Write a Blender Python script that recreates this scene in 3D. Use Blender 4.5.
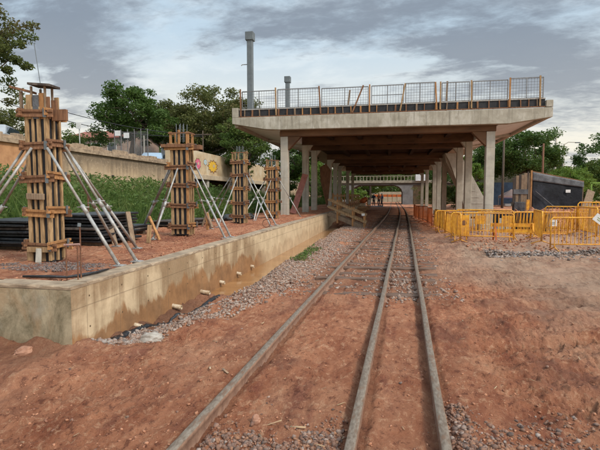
import bpy, math, random
import numpy as np
from mathutils import Vector, Matrix, Euler

for o in list(bpy.data.objects): bpy.data.objects.remove(o)
SC = bpy.context.scene
COL = SC.collection
R = math.radians

# ------------------------------------------------------------------ camera
cam_d = bpy.data.cameras.new('camera'); cam = bpy.data.objects.new('camera', cam_d); COL.objects.link(cam)
cam_d.sensor_width = 36; cam_d.lens = 27.0; cam_d.clip_end = 3000; cam_d.clip_start = 0.05
cam.location = (0, 0, 1.65)
cam.rotation_euler = (R(90 - 3.75), 0, R(11.164))
SC.camera = cam
SC.render.resolution_x = 1024; SC.render.resolution_y = 768

# ------------------------------------------------------------------ world, sun, exposure
SUN_EL, SUN_AZ = R(42), R(118)           # azimuth clockwise from +Y
w = bpy.data.worlds.new('World'); SC.world = w; w.use_nodes = True
def build_world():
    nt = w.node_tree; N = nt.nodes; L = nt.links; N.clear()
    out = N.new('ShaderNodeOutputWorld'); bg = N.new('ShaderNodeBackground'); bg.inputs[1].default_value = 0.086
    L.new(bg.outputs[0], out.inputs[0])
    sky = N.new('ShaderNodeTexSky'); sky.sky_type = 'NISHITA'; sky.sun_disc = False
    sky.sun_elevation = SUN_EL; sky.sun_rotation = SUN_AZ; sky.air_density = 1.0; sky.dust_density = 3.0; sky.ozone_density = 1.2
    tc = N.new('ShaderNodeTexCoord')
    sep = N.new('ShaderNodeSeparateXYZ'); L.new(tc.outputs['Generated'], sep.inputs[0])
    def math_(op, a, b=None, clamp=False):
        m = N.new('ShaderNodeMath'); m.operation = op; m.use_clamp = clamp
        for i, v in enumerate((a, b)):
            if v is None: continue
            if isinstance(v, (int, float)): m.inputs[i].default_value = v
            else: L.new(v, m.inputs[i])
        return m.outputs[0]
    def mix(fac, a, b):
        m = N.new('ShaderNodeMix'); m.data_type = 'RGBA'
        if isinstance(fac, (int, float)): m.inputs[0].default_value = fac
        else: L.new(fac, m.inputs[0])
        for i, v in ((6, a), (7, b)):
            if isinstance(v, tuple): m.inputs[i].default_value = (*v, 1)
            else: L.new(v, m.inputs[i])
        return m.outputs[2]
    z = math_('MAXIMUM', sep.outputs[2], 0.0)
    den = math_('ADD', z, 0.16)
    px = math_('DIVIDE', sep.outputs[0], den); py = math_('DIVIDE', sep.outputs[1], den)
    comb = N.new('ShaderNodeCombineXYZ'); L.new(px, comb.inputs[0]); L.new(py, comb.inputs[1])
    # rotate so cloud streets run along the view, then stretch
    mp = N.new('ShaderNodeMapping'); mp.inputs['Rotation'].default_value = (0, 0, R(28)); mp.inputs['Scale'].default_value = (0.95, 1.55, 1); mp.inputs['Location'].default_value = (0.62, 0.35, 0)
    L.new(comb.outputs[0], mp.inputs[0])
    def noise(scale, detail, rough, dist=0.0, src=mp):
        n = N.new('ShaderNodeTexNoise'); n.inputs['Scale'].default_value = scale; n.inputs['Detail'].default_value = detail
        n.inputs['Roughness'].default_value = rough; n.inputs['Distortion'].default_value = dist
        L.new(src.outputs[0], n.inputs['Vector']); return n.outputs[0]
    def ramp(v, a, b, ease='EASE'):
        r = N.new('ShaderNodeValToRGB'); r.color_ramp.interpolation = ease
        r.color_ramp.elements[0].position = a; r.color_ramp.elements[1].position = b; L.new(v, r.inputs[0]); return r.outputs[0]
    big = noise(0.62, 6, 0.5, 0.5); mid = noise(2.4, 8, 0.60, 0.25); fine = noise(12.0, 8, 0.62, 0.25)
    s = math_('ADD', math_('MULTIPLY', big, 0.45), math_('ADD', math_('MULTIPLY', mid, 0.37), math_('MULTIPLY', fine, 0.18)))
    # where the big cloud banks lie (plane coordinates), edges torn by the noise
    wx = math_('ADD', px, math_('MULTIPLY', math_('SUBTRACT', mid, 0.5), 0.75)); wy = math_('ADD', py, math_('MULTIPLY', math_('SUBTRACT', noise(1.7, 6, .6, .4), 0.5), 0.8))
    for (cx, cy, rx, ry, amp) in ((-1.22, 1.50, .30, .30, .13), (-1.42, 1.95, .25, .42, .20), (-.50, 1.86, .50, .17, .11), (.02, 1.72, .55, .16, .08), (.62, 2.22, .48, .34, .15), (1.05, 2.75, .4, .45, .10),
                                  (-.92, 2.25, .30, .30, -.16), (-.25, 2.25, .42, .22, -.10), (-.95, 1.75, .22, .25, -.04), (-2.1, 2.4, .4, .5, .03)):
        ax = math_('DIVIDE', math_('SUBTRACT', wx, cx), rx); ay = math_('DIVIDE', math_('SUBTRACT', wy, cy), ry)
        g = math_('EXPONENT', math_('MULTIPLY', math_('ADD', math_('MULTIPLY', ax, ax), math_('MULTIPLY', ay, ay)), -1.0))
        s = math_('ADD', s, math_('MULTIPLY', g, amp))
    dark = ramp(s, 0.45, 0.63)
    # thin high veil over the clear sky, then the grey cloud masses
    veil = mix(0.80, sky.outputs[0], (4.5, 5.6, 6.4))
    c1 = mix(math_('MULTIPLY', ramp(mid, 0.42, 0.66), 0.35), veil, (6.6, 7.2, 7.5))
    c2 = mix(math_('MULTIPLY', dark, 0.93), c1, (1.8, 2.15, 2.65))
    # pale cream towards the horizon
    hz = math_('SUBTRACT', 1.0, math_('DIVIDE', z, 0.33), True)
    hz = math_('POWER', hz, 1.15)
    hz = math_('MULTIPLY', hz, math_('SUBTRACT', 1.0, math_('MULTIPLY', dark, 0.72)))
    c3 = mix(hz, c2, (8.2, 7.2, 5.5))
    # extra sky glow overhead and sunward behind the camera, added to light the ground
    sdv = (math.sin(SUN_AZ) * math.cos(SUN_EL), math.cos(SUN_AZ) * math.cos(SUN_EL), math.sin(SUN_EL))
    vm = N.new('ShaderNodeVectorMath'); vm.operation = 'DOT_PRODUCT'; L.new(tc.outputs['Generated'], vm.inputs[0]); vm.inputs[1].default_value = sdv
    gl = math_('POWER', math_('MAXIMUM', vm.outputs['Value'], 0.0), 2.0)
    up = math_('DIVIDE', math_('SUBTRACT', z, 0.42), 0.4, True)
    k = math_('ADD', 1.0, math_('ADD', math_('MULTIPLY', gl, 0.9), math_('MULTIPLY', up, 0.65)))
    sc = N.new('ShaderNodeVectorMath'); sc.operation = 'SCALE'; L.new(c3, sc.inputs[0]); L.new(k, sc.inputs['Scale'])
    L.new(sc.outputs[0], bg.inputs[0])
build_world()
sun_d = bpy.data.lights.new('sun', 'SUN'); sun_d.energy = 1.5; sun_d.angle = R(11); sun_d.color = (1.0, 0.89, 0.74)
sun = bpy.data.objects.new('sun', sun_d); COL.objects.link(sun)
sd = Vector((math.sin(SUN_AZ) * math.cos(SUN_EL), math.cos(SUN_AZ) * math.cos(SUN_EL), math.sin(SUN_EL)))
sun.rotation_euler = sd.to_track_quat('Z', 'Y').to_euler()
sun.location = sd * 50
SC.view_settings.view_transform = 'Standard'; SC.view_settings.look = 'None'; SC.view_settings.gamma = 1.0
SC.view_settings.exposure = 0.72; SC.view_settings.use_curve_mapping = False
SC.render.engine = 'CYCLES'

rng = np.random.default_rng(7); random.seed(11)

# ------------------------------------------------------------------ numpy noise
_perm = np.random.default_rng(3).random((256, 256))
def vnoise(x, y):
    xi = np.floor(x).astype(int); yi = np.floor(y).astype(int); fx = x - xi; fy = y - yi
    fx = fx * fx * (3 - 2 * fx); fy = fy * fy * (3 - 2 * fy)
    g = lambda a, b: _perm[a & 255, b & 255]
    return (g(xi, yi) * (1 - fx) + g(xi + 1, yi) * fx) * (1 - fy) + (g(xi, yi + 1) * (1 - fx) + g(xi + 1, yi + 1) * fx) * fy - 0.5
def fbm(x, y, o=4, lac=2.03, gain=0.5):
    s = 0; a = 1
    for i in range(o):
        s = s + a * vnoise(x + 17.3 * i, y + 9.1 * i); x = x * lac; y = y * lac; a *= gain
    return s
def sst(a, b, v): t = np.clip((v - a) / (b - a), 0, 1); return t * t * (3 - 2 * t)

# ------------------------------------------------------------------ materials
def new_mat(name):
    m = bpy.data.materials.new(name); m.use_nodes = True
    nt = m.node_tree; bs = nt.nodes['Principled BSDF']; return m, nt, bs
class NB:
    """tiny node helper"""
    def __init__(s, nt): s.nt = nt; s.N = nt.nodes; s.L = nt.links; s.tc = s.N.new('ShaderNodeTexCoord')
    def coord(s, sc=(1, 1, 1), rot=(0, 0, 0), kind='Object', loc=(0, 0, 0)):
        m = s.N.new('ShaderNodeMapping'); m.inputs['Scale'].default_value = sc; m.inputs['Rotation'].default_value = rot; m.inputs['Location'].default_value = loc
        s.L.new(s.tc.outputs[kind], m.inputs[0]); return m.outputs[0]
    def noise(s, v, scale, det=5, rough=.55, dist=0):
        n = s.N.new('ShaderNodeTexNoise'); n.inputs['Scale'].default_value = scale; n.inputs['Detail'].default_value = det
        n.inputs['Roughness'].default_value = rough; n.inputs['Distortion'].default_value = dist; s.L.new(v, n.inputs['Vector']); return n.outputs[0]
    def ramp(s, v, a, b, ca=(0, 0, 0), cb=(1, 1, 1)):
        if a > b: a, b, ca, cb = b, a, cb, ca
        r = s.N.new('ShaderNodeValToRGB'); e = r.color_ramp.elements; e[0].position = a; e[1].position = b
        e[0].color = (*ca, 1); e[1].color = (*cb, 1); s.L.new(v, r.inputs[0]); return r.outputs[0]
    def mix(s, f, a, b, mode='MIX'):
        m = s.N.new('ShaderNodeMix'); m.data_type = 'RGBA'; m.blend_type = mode
        if isinstance(f, (int, float)): m.inputs[0].default_value = f
        else: s.L.new(f, m.inputs[0])
        for i, v in ((6, a), (7, b)):
            if isinstance(v, tuple): m.inputs[i].default_value = (*v, 1)
            else: s.L.new(v, m.inputs[i])
        return m.outputs[2]
    def math(s, op, a, b=None, clamp=False):
        m = s.N.new('ShaderNodeMath'); m.operation = op; m.use_clamp = clamp
        for i, v in enumerate((a, b)):
            if v is None: continue
            if isinstance(v, (int, float)): m.inputs[i].default_value = v
            else: s.L.new(v, m.inputs[i])
        return m.outputs[0]
    def sep(s, v):
        n = s.N.new('ShaderNodeSeparateXYZ'); s.L.new(v, n.inputs[0]); return n.outputs
    def bump(s, h, strength, dist, bs):
        b = s.N.new('ShaderNodeBump'); b.inputs['Strength'].default_value = strength; b.inputs['Distance'].default_value = dist
        s.L.new(h, b.inputs['Height']); s.L.new(b.outputs[0], bs.inputs['Normal'])
    def set(s, sock, v): s.L.new(v, sock)

def simple(name, base, alt=None, scale=6.0, rough=.8, bump=.25, metal=0, stretch=(1, 1, 1), a=.35, b=.65, spec=.3, third=None, bd=.01):
    m, nt, bs = new_mat(name); n = NB(nt)
    alt = alt or tuple(c * .72 for c in base)
    v = n.coord(stretch)
    c = n.ramp(n.noise(v, scale, 6, .62), a, b, alt, base)
    if third: c = n.mix(n.ramp(n.noise(v, scale * .37, 5, .6, .4), .52, .66), c, third)
    n.set(bs.inputs['Base Color'], c)
    bs.inputs['Roughness'].default_value = rough; bs.inputs['Metallic'].default_value = metal; bs.inputs['Specular IOR Level'].default_value = spec
    if bump: n.bump(n.noise(v, scale * 5, 5, .65), bump, bd, bs)
    return m

def soil_mat(name='red_soil', attr=True):
    m, nt, bs = new_mat(name); n = NB(nt)
    v = n.coord(); vs = n.coord((1.0, .34, 1.0), (0, 0, R(24)))
    big = n.noise(v, .6, 7, .62, .6); mid = n.noise(vs, 3.2, 12, .74, .25); fine = n.noise(v, 62, 6, .75); grit = n.noise(v, 190, 3, .7)
    strk = n.noise(vs, 2.1, 12, .72, .35)
    c = n.ramp(mid, .36, .66, (.285, .090, .045), (.56, .24, .128))
    c = n.mix(n.math('MULTIPLY', n.ramp(big, .46, .68), .6), c, n.ramp(mid, .3, .7, (.50, .222, .120), (.68, .385, .228)))
    c = n.mix(n.math('MULTIPLY', n.ramp(strk, .54, .64), .62), c, (.20, .058, .042))
    crumb = n.noise(n.coord((1.0, .62, 1.0), (0, 0, R(24)), loc=(3, 7, 1)), 13, 10, .80, .3)
    c = n.mix(n.math('MULTIPLY', n.ramp(crumb, .55, .60), .8), c, (.145, .047, .029))
    c = n.mix(n.math('MULTIPLY', n.ramp(crumb, .46, .40), .6), c, (.70, .40, .238))
    c = n.mix(n.math('MULTIPLY', n.ramp(fine, .52, .78), .42), c, (.55, .31, .195))
    c = n.mix(n.math('MULTIPLY', n.ramp(fine, .46, .26), .5), c, (.17, .066, .042))
    c = n.mix(n.math('MULTIPLY', n.ramp(grit, .57, .72), .35), c, (.17, .072, .047))
    c = n.mix(n.math('MULTIPLY', n.ramp(n.noise(n.coord((1, .6, 1), (0, 0, R(-18)), loc=(2, 9, 4)), .8, 9, .66, .5), .53, .63), .68), c, n.ramp(fine, .3, .7, (.13, .045, .030), (.25, .095, .062)))
    if attr:
        a = nt.nodes.new('ShaderNodeAttribute'); a.attribute_name = 'tint'; ch = n.sep(a.outputs['Vector'])
        c = n.mix(n.math('MULTIPLY', ch[0], n.math('ADD', n.math('MULTIPLY', mid, .9), .40), True), c, n.mix(n.math('MULTIPLY', n.ramp(strk, .50, .62), .75), n.mix(n.math('MULTIPLY', n.ramp(crumb, .53, .60), .7), n.ramp(mid, .36, .66, (.25, .165, .115), (.50, .345, .24)), (.13, .085, .060)), (.15, .095, .068)))
        c = n.mix(n.math('MULTIPLY', ch[1], .85), c, n.ramp(fine, .3, .7, (.40, .235, .16), (.56, .36, .25)))
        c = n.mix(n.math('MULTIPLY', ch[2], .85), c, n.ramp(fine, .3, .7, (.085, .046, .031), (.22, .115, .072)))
    n.set(bs.inputs['Base Color'], c); bs.inputs['Roughness'].default_value = .95; bs.inputs['Specular IOR Level'].default_value = .15
    h = n.math('ADD', n.math('ADD', n.math('MULTIPLY', mid, .8), n.math('MULTIPLY', crumb, -.9)), n.math('ADD', n.math('MULTIPLY', fine, .42), n.math('MULTIPLY', grit, .16)))
    n.bump(h, 1.0, .05, bs)
    return m

def concrete_wall_mat():
    """platform wall: fair concrete, vertical board joints, mud splash along the foot, damp runs"""
    m, nt, bs = new_mat('platform_concrete'); n = NB(nt)
    v = n.coord(); x, y, z = n.sep(v)
    g = n.noise(v, 3.2, 7, .62); fine = n.noise(v, 34, 5, .7)
    c = n.ramp(g, .3, .72, (.40, .30, .19), (.60, .465, .305))
    # ochre wash and damp bands running down the face
    run = n.noise(n.coord((1.6, 1.6, .16)), 2.0, 6, .6, .3)
    patch = n.noise(n.coord((1, .8, 1.0)), .75, 6, .6, .5)
    near = n.ramp(y, 0, 1)  # replaced below
    nearm = n.math('SUBTRACT', 1.0, n.math('MULTIPLY', n.math('SUBTRACT', n.math('ADD', y, n.math('MULTIPLY', z, 1.2)), 10.6), 1.1), True)
    damp = n.math('MULTIPLY', n.ramp(n.math('ADD', n.math('MULTIPLY', run, .5), n.math('MULTIPLY', patch, .55)), .46, .54), nearm)
    c = n.mix(n.math('MULTIPLY', damp, .66), c, n.ramp(fine, .3, .7, (.125, .072, .034), (.235, .132, .062)))
    # mud splash at the foot with a torn upper edge
    edge = n.math('ADD', z, n.math('MULTIPLY', n.math('SUBTRACT', n.noise(n.coord((1, 1, .35)), 1.5, 8, .66, .5), .5), 1.15))
    mud = n.ramp(edge, .17, .25, (1, 1, 1), (0, 0, 0))
    c = n.mix(n.math('MULTIPLY', n.math('MULTIPLY', mud, n.math('ADD', n.math('MULTIPLY', nearm, .75), .25)), .9), c, n.ramp(g, .35, .65, (.17, .082, .036), (.31, .155, .066)))
    # end face painted darker as it faces the sun less, plus grey-green stains
    geo = nt.nodes.new('ShaderNodeNewGeometry'); nx, ny, nz = n.sep(geo.outputs['Normal'])
    front = n.ramp(n.math('MULTIPLY', ny, -1.0), .5, .8)
    fcol = n.ramp(n.noise(n.coord((1, 1, .8)), 2.6, 10, .74, .7), .40, .60, (.17, .14, .085), (.40, .33, .22))
    fcol = n.mix(n.math('MULTIPLY', n.ramp(n.noise(n.coord((1, 1, .55), loc=(3, 1, 2)), 1.7, 7, .62, .6), .50, .66), .75), fcol, (.34, .20, .10))
    fcol = n.mix(n.math('MULTIPLY', n.ramp(n.noise(n.coord((1, 1, .7), loc=(7, 5, 2)), 3.1, 7, .62, .6), .58, .72), .5), fcol, (.41, .37, .29))
    fcol = n.mix(n.math('MULTIPLY', n.ramp(z, .02, .2, (1, 1, 1), (0, 0, 0)), .5), fcol, (.20, .12, .065))
    c = n.mix(front, c, fcol)
    # board marks every 0.6 m and one lift line
    jy = n.math('FRACT', n.math('MULTIPLY', y, 1.0 / .61)); j = n.math('LESS_THAN', jy, .022)
    jz = n.math('LESS_THAN', n.math('ABSOLUTE', n.math('SUBTRACT', z, .46)), .006)
    jj = n.math('MULTIPLY', n.math('MAXIMUM', j, jz), n.math('SUBTRACT', 1.0, front))
    c = n.mix(n.math('MULTIPLY', jj, .42), c, (.13, .09, .055))
    n.set(bs.inputs['Base Color'], c); bs.inputs['Roughness'].default_value = .88; bs.inputs['Specular IOR Level'].default_value = .25
    n.bump(n.math('SUBTRACT', n.math('ADD', n.math('MULTIPLY', g, .6), n.math('MULTIPLY', fine, .4)), n.math('MULTIPLY', jj, .35)), .4, .02, bs)
    return m

def leaf_mat(name, c1, c2, trans=.35, alt=None):
    m, nt, bs = new_mat(name); n = NB(nt)
    geo = nt.nodes.new('ShaderNodeNewGeometry')
    k = n.mix(.55, n.ramp(geo.outputs['Random Per Island'], 0, 1), n.ramp(n.noise(n.coord(), .9, 5, .6), .3, .7))
    c = n.mix(k, c1, c2)
    if alt: c = n.mix(n.math('MULTIPLY', n.ramp(n.noise(n.coord(loc=(5, 3, 1)), .7, 5, .65), .5, .66), .8), c, alt)
    n.set(bs.inputs['Base Color'], c); bs.inputs['Roughness'].default_value = .6; bs.inputs['Specular IOR Level'].default_value = .25
    tr = nt.nodes.new('ShaderNodeBsdfTranslucent'); nt.links.new(c, tr.inputs[0])
    mx = nt.nodes.new('ShaderNodeMixShader'); mx.inputs[0].default_value = trans
    out = nt.nodes['Material Output']; nt.links.new(bs.outputs[0], mx.inputs[1]); nt.links.new(tr.outputs[0], mx.inputs[2]); nt.links.new(mx.outputs[0], out.inputs[0])
    return m

def stone_mat(name, cols, rough=.9):
    m, nt, bs = new_mat(name); n = NB(nt)
    geo = nt.nodes.new('ShaderNodeNewGeometry')
    r = nt.nodes.new('ShaderNodeValToRGB'); r.color_ramp.interpolation = 'LINEAR'
    e = r.color_ramp.elements; e[0].position = 0; e[1].position = 1; e[0].color = (*cols[0], 1); e[1].color = (*cols[-1], 1)
    for i, c in enumerate(cols[1:-1]): q = e.new((i + 1) / (len(cols) - 1)); q.color = (*c, 1)
    nt.links.new(geo.outputs['Random Per Island'], r.inputs[0])
    c = n.mix(n.math('MULTIPLY', n.ramp(n.noise(n.coord(), 30, 4, .6), .4, .65), .5), r.outputs[0], (.33, .155, .088))
    n.set(bs.inputs['Base Color'], c); bs.inputs['Roughness'].default_value = rough
    n.bump(n.noise(n.coord(), 120, 3, .6), .35, .006, bs); return m

def water_mat():
    m, nt, bs = new_mat('muddy_water'); n = NB(nt)
    n.set(bs.inputs['Base Color'], n.ramp(n.noise(n.coord(), 1.4, 5, .6, .6), .35, .65, (.26, .125, .05), (.38, .20, .085)))
    bs.inputs['Roughness'].default_value = .13; bs.inputs['Specular IOR Level'].default_value = .5
    n.bump(n.noise(n.coord(), 7, 3, .5), .05, .01, bs); return m

def wood_mat(name, base, alt, dark):
    m, nt, bs = new_mat(name); n = NB(nt)
    v = n.coord(); geo = nt.nodes.new('ShaderNodeNewGeometry')
    c = n.ramp(n.noise(n.coord((9, 9, .7)), 4.0, 8, .7, .5), .38, .62, alt, base)
    c = n.mix(n.math('MULTIPLY', n.ramp(n.noise(n.coord((2.5, 2.5, .8)), 6, 8, .7), .48, .66), .75), c, dark)
    c = n.mix(n.math('MULTIPLY', n.ramp(geo.outputs['Random Per Island'], 0, 1), .45), c, dark)
    n.set(bs.inputs['Base Color'], c); bs.inputs['Roughness'].default_value = .85; bs.inputs['Specular IOR Level'].default_value = .2
    n.bump(n.noise(n.coord((20, 20, 1.5)), 3, 5, .6), .3, .006, bs); return m

def conc_mat(name, base, alt, third, run=.6, joint=0.0, lift=0.0, ties=False):
    m, nt, bs = new_mat(name); n = NB(nt); v = n.coord(); x, y, z = n.sep(v)
    g = n.noise(v, 2.4, 9, .68, .3); fine = n.noise(v, 40, 6, .72)
    c = n.ramp(g, .34, .66, alt, base)
    c = n.mix(n.math('MULTIPLY', n.ramp(n.noise(n.coord((1, 1, .7), loc=(4, 2, 1)), 1.1, 8, .7, .6), .50, .60), .75), c, third)
    rn = n.noise(n.coord((5, 5, .22)), 1.6, 8, .7, .2)
    c = n.mix(n.math('MULTIPLY', n.ramp(rn, .52, .66), run), c, tuple(q * .55 for q in alt))
    c = n.mix(n.math('MULTIPLY', n.ramp(n.noise(n.coord((5, 5, .3), loc=(9, 1, 0)), 2.2, 8, .7), .60, .70), .5), c, tuple(min(.7, q * 1.25) for q in base))
    c = n.mix(n.math('MULTIPLY', n.ramp(fine, .56, .72), .35), c, tuple(q * .6 for q in alt))
    h = n.math('ADD', n.math('MULTIPLY', g, .5), n.math('MULTIPLY', fine, .5))
    jj = None
    for ax, st, wd in ((x, joint, .012), (z, lift, .012)):
        if not st: continue
        q = n.math('LESS_THAN', n.math('FRACT', n.math('DIVIDE', n.math('ADD', ax, 50.0), st)), wd / st)
        jj = q if jj is None else n.math('MAXIMUM', jj, q)
    if jj is not None:
        c = n.mix(n.math('MULTIPLY', jj, .5), c, tuple(q * .45 for q in alt)); h = n.math('SUBTRACT', h, n.math('MULTIPLY', jj, .5))
    n.set(bs.inputs['Base Color'], c); bs.inputs['Roughness'].default_value = .9; bs.inputs['Specular IOR Level'].default_value = .25
    n.bump(h, .45, .015, bs); return m
M = {}
M['soil'] = soil_mat(); M['soil_p'] = soil_mat('platform_soil_red', False)
M['pwall'] = concrete_wall_mat()
M['coping'] = simple('coping_concrete', (.40, .30, .205), (.20, .145, .098), 5, .9, .4)
M['conc'] = conc_mat('raw_concrete', (.50, .465, .40), (.345, .315, .265), (.42, .37, .30), .5, 0, 1.22)
M['conc_f'] = conc_mat('fascia_concrete', (.43, .395, .325), (.285, .255, .20), (.51, .475, .41), .65, 1.22, 0)
M['conc_l'] = simple('skylit_soffit_concrete', (.78, .84, .88), (.69, .74, .77), 1.2, .85, .12)  # wing soffit concrete, whitened and blued to put sky light into the colour
M['brown'] = simple('brown_girder', (.16, .083, .043), (.08, .043, .024), 1.4, .85, .2, stretch=(.5, 1, 1.5))  # mottled brown for girders and front haunches
M['brown_d'] = simple('dark_brown_soffit', (.045, .027, .018), (.028, .017, .012), 1.0, .88, .2)  # very dark brown for deck underside and joists
M['rail_top'] = simple('worn_rail_steel', (.30, .24, .185), (.17, .12, .085), 55, .5, .3, .35, stretch=(1, .35, 1), third=(.21, .125, .08))
M['rail_side'] = simple('rusty_rail', (.31, .185, .125), (.19, .105, .072), 12, .85, .3)
M['sleeper'] = simple('weathered_sleeper', (.19, .115, .08), (.085, .052, .038), 5, .95, .5, stretch=(.4, 4, 1))
M['wood'] = wood_mat('formwork_timber', (.55, .37, .20), (.30, .185, .092), (.11, .066, .036))
M['wood_o'] = wood_mat('orange_timber', (.55, .29, .12), (.36, .175, .07), (.16, .078, .038))
M['waler'] = wood_mat('stained_waler', (.33, .17, .09), (.19, .092, .05), (.075, .04, .026))
M['wood_g'] = wood_mat('grey_timber', (.33, .245, .165), (.22, .15, .10), (.13, .085, .058))
M['plyd'] = simple('dark_form_ply', (.030, .030, .033), (.014, .014, .016), 6, .6, .1)
M['steel'] = simple('galvanised_steel', (.42, .41, .39), (.27, .26, .245), 16, .5, .1, .3, third=(.27, .225, .18))
M['steel_d'] = simple('grey_painted_steel', (.155, .175, .185), (.115, .13, .138), 3, .55, .08, .2)
M['rust'] = simple('rusty_bar', (.24, .115, .065), (.12, .06, .04), 18, .8, .2, .3)
M['wire'] = simple('fence_wire', (.22, .215, .215), (.15, .145, .145), 12, .5, 0, .5)
M['blackp'] = simple('black_plastic', (.020, .021, .024), (.010, .010, .012), 3.5, .38, .5, stretch=(1, 1, 1), spec=.5, bd=.05)
M['blackw'] = simple('black_sheet', (.018, .020, .027), (.008, .009, .012), 1.2, .65, .6, spec=.2, third=(.032, .036, .048), bd=.06)
M['greyp'] = simple('grey_sheet', (.13, .135, .145), (.06, .062, .07), 2.5, .55, .5, spec=.35, third=(.035, .036, .042), bd=.05)
M['browns'] = simple('dark_board', (.075, .058, .048), (.035, .028, .024), 3, .85, .4, stretch=(4, 4, .6), third=(.13, .105, .09))
M['blue'] = simple('blue_tarp', (.055, .095, .165), (.030, .052, .095), 2.5, .5, .4, bd=.04)
M['yellow'] = simple('yellow_paint', (.82, .42, .045), (.60, .25, .030), 7, .55, .15, third=(.50, .25, .085), a=.4, b=.6)
M['orange'] = simple('orange_paint', (.55, .135, .025), (.38, .095, .03), 6, .55, .15, third=(.42, .14, .06))
M['white'] = simple('white_board', (.75, .74, .72), (.62, .61, .58), 8, .5, .05)
M['pipe'] = simple('white_pvc', (.56, .47, .35), (.30, .19, .10), 22, .5, .05)
M['ochre'] = None
M['glass'] = simple('dark_glass', (.05, .065, .08), (.03, .04, .05), 2, .08, 0, spec=.7)
M['tyre'] = simple('rubber', (.022, .022, .023), (.015, .015, .016), 20, .8, .1)
M['carpaint_w'] = simple('silver_car_paint', (.50, .52, .54), (.46, .48, .50), 3, .22, 0, .3, spec=.6)
M['carpaint_b'] = simple('pale_blue_car_paint', (.34, .43, .52), (.31, .39, .48), 3, .22, 0, .3, spec=.6)
M['rooft'] = simple('red_roof_tile', (.34, .125, .085), (.20, .075, .055), 6, .9, .4, stretch=(1, 6, 6))
M['pink'] = simple('pinkish_render', (.47, .335, .27), (.36, .25, .195), 2, .9, .2, third=(.42, .36, .30))
M['plaster'] = simple('white_render', (.66, .67, .68), (.52, .52, .52), 1.4, .9, .15)
M['bark'] = simple('bark', (.125, .092, .068), (.06, .045, .034), 7, .95, .6, stretch=(4, 4, .7))
M['asphalt'] = simple('asphalt', (.065, .062, .06), (.045, .043, .042), 9, .9, .3)
M['verge'] = simple('verge_soil', (.12, .075, .042), (.05, .042, .022), 2, .95, .5)
M['skin'] = simple('skin', (.36, .20, .13), (.32, .175, .11), 10, .6, 0)
M['shirt_o'] = simple('orange_cloth', (.68, .19, .05), (.52, .14, .04), 12, .85, .2)
M['shirt_b'] = simple('navy_cloth', (.035, .055, .12), (.022, .035, .075), 12, .85, .2)
M['shirt_lb'] = simple('blue_cloth', (.14, .24, .42), (.10, .17, .31), 12, .85, .2)
M['trouser'] = simple('dark_trouser_cloth', (.05, .055, .08), (.03, .033, .05), 12, .9, .2)
M['brick'] = simple('red_brick_heap', (.30, .095, .065), (.17, .055, .04), 6, .9, .4)
M['graff_p'] = simple('pink_spray', (.66, .15, .24), (.52, .11, .18), 5, .8, 0)
M['graff_y'] = simple('yellow_spray', (.72, .45, .05), (.60, .34, .04), 5, .8, 0)
M['graff_b'] = simple('pale_blue_spray', (.42, .55, .58), (.36, .46, .48), 5, .8, 0)
M['mesh_or'] = M['orange']
M['leaf_d'] = leaf_mat('dark_leaf', (.036, .072, .016), (.095, .160, .030), .35, (.075, .125, .024))
M['leaf_m'] = leaf_mat('mid_leaf', (.050, .090, .018), (.115, .170, .034), .35, (.13, .155, .035))
M['leaf_b'] = leaf_mat('olive_leaf', (.062, .080, .022), (.150, .160, .045), .4, (.160, .120, .048))
M['leaf_y'] = leaf_mat('bright_leaf', (.085, .150, .022), (.19, .27, .05), .4, (.13, .21, .03))
M['leaf_o'] = leaf_mat('olive_green_leaf', (.06, .085, .022), (.155, .175, .05), .4, (.165, .115, .05))
M['weed'] = leaf_mat('weed_leaf', (.045, .092, .020), (.140, .205, .046), .4, (.19, .20, .07))
M['ballast'] = stone_mat('ballast_stone', [(.15, .10, .078), (.27, .20, .16), (.34, .275, .225), (.22, .145, .105), (.12, .088, .072), (.38, .32, .27), (.25, .155, .11)])
M['ballast_r'] = stone_mat('red_gravel', [(.085, .048, .037), (.16, .088, .062), (.22, .135, .10), (.12, .07, .052), (.29, .145, .08), (.07, .05, .042), (.17, .12, .098), (.34, .28, .24)])
M['ballast_g'] = stone_mat('grey_gravel', [(.15, .135, .125), (.24, .215, .195), (.31, .28, .25), (.21, .155, .12), (.10, .09, .085), (.35, .325, .30), (.27, .17, .12)])
M['clod'] = stone_mat('soil_clod', [(.27, .105, .055), (.40, .175, .092), (.46, .215, .12), (.30, .122, .066), (.20, .08, .048)])

def ochre_wall():
    m, nt, bs = new_mat('ochre_wall'); n = NB(nt)
    v = n.coord(); x, y, z = n.sep(v)
    c = n.ramp(n.noise(v, 1.1, 7, .62, .4), .3, .7, (.36, .25, .15), (.56, .42, .27))
    c = n.mix(n.math('MULTIPLY', n.ramp(n.noise(n.coord((1, 1.3, .12)), 1.4, 7, .65), .46, .66), .75), c, (.21, .15, .095))
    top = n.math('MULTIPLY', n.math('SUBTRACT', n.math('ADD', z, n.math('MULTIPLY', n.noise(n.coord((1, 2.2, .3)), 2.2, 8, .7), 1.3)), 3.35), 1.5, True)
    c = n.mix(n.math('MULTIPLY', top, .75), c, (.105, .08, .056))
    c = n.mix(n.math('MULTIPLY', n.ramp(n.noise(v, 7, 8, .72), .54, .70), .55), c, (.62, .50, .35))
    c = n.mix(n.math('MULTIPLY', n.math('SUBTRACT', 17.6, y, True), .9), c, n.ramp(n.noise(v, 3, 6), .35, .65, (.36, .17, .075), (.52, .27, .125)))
    n.set(bs.inputs['Base Color'], c); bs.inputs['Roughness'].default_value = .92
    n.bump(n.noise(v, 14, 6, .65), .35, .02, bs); return m
M['ochre'] = ochre_wall()

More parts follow.
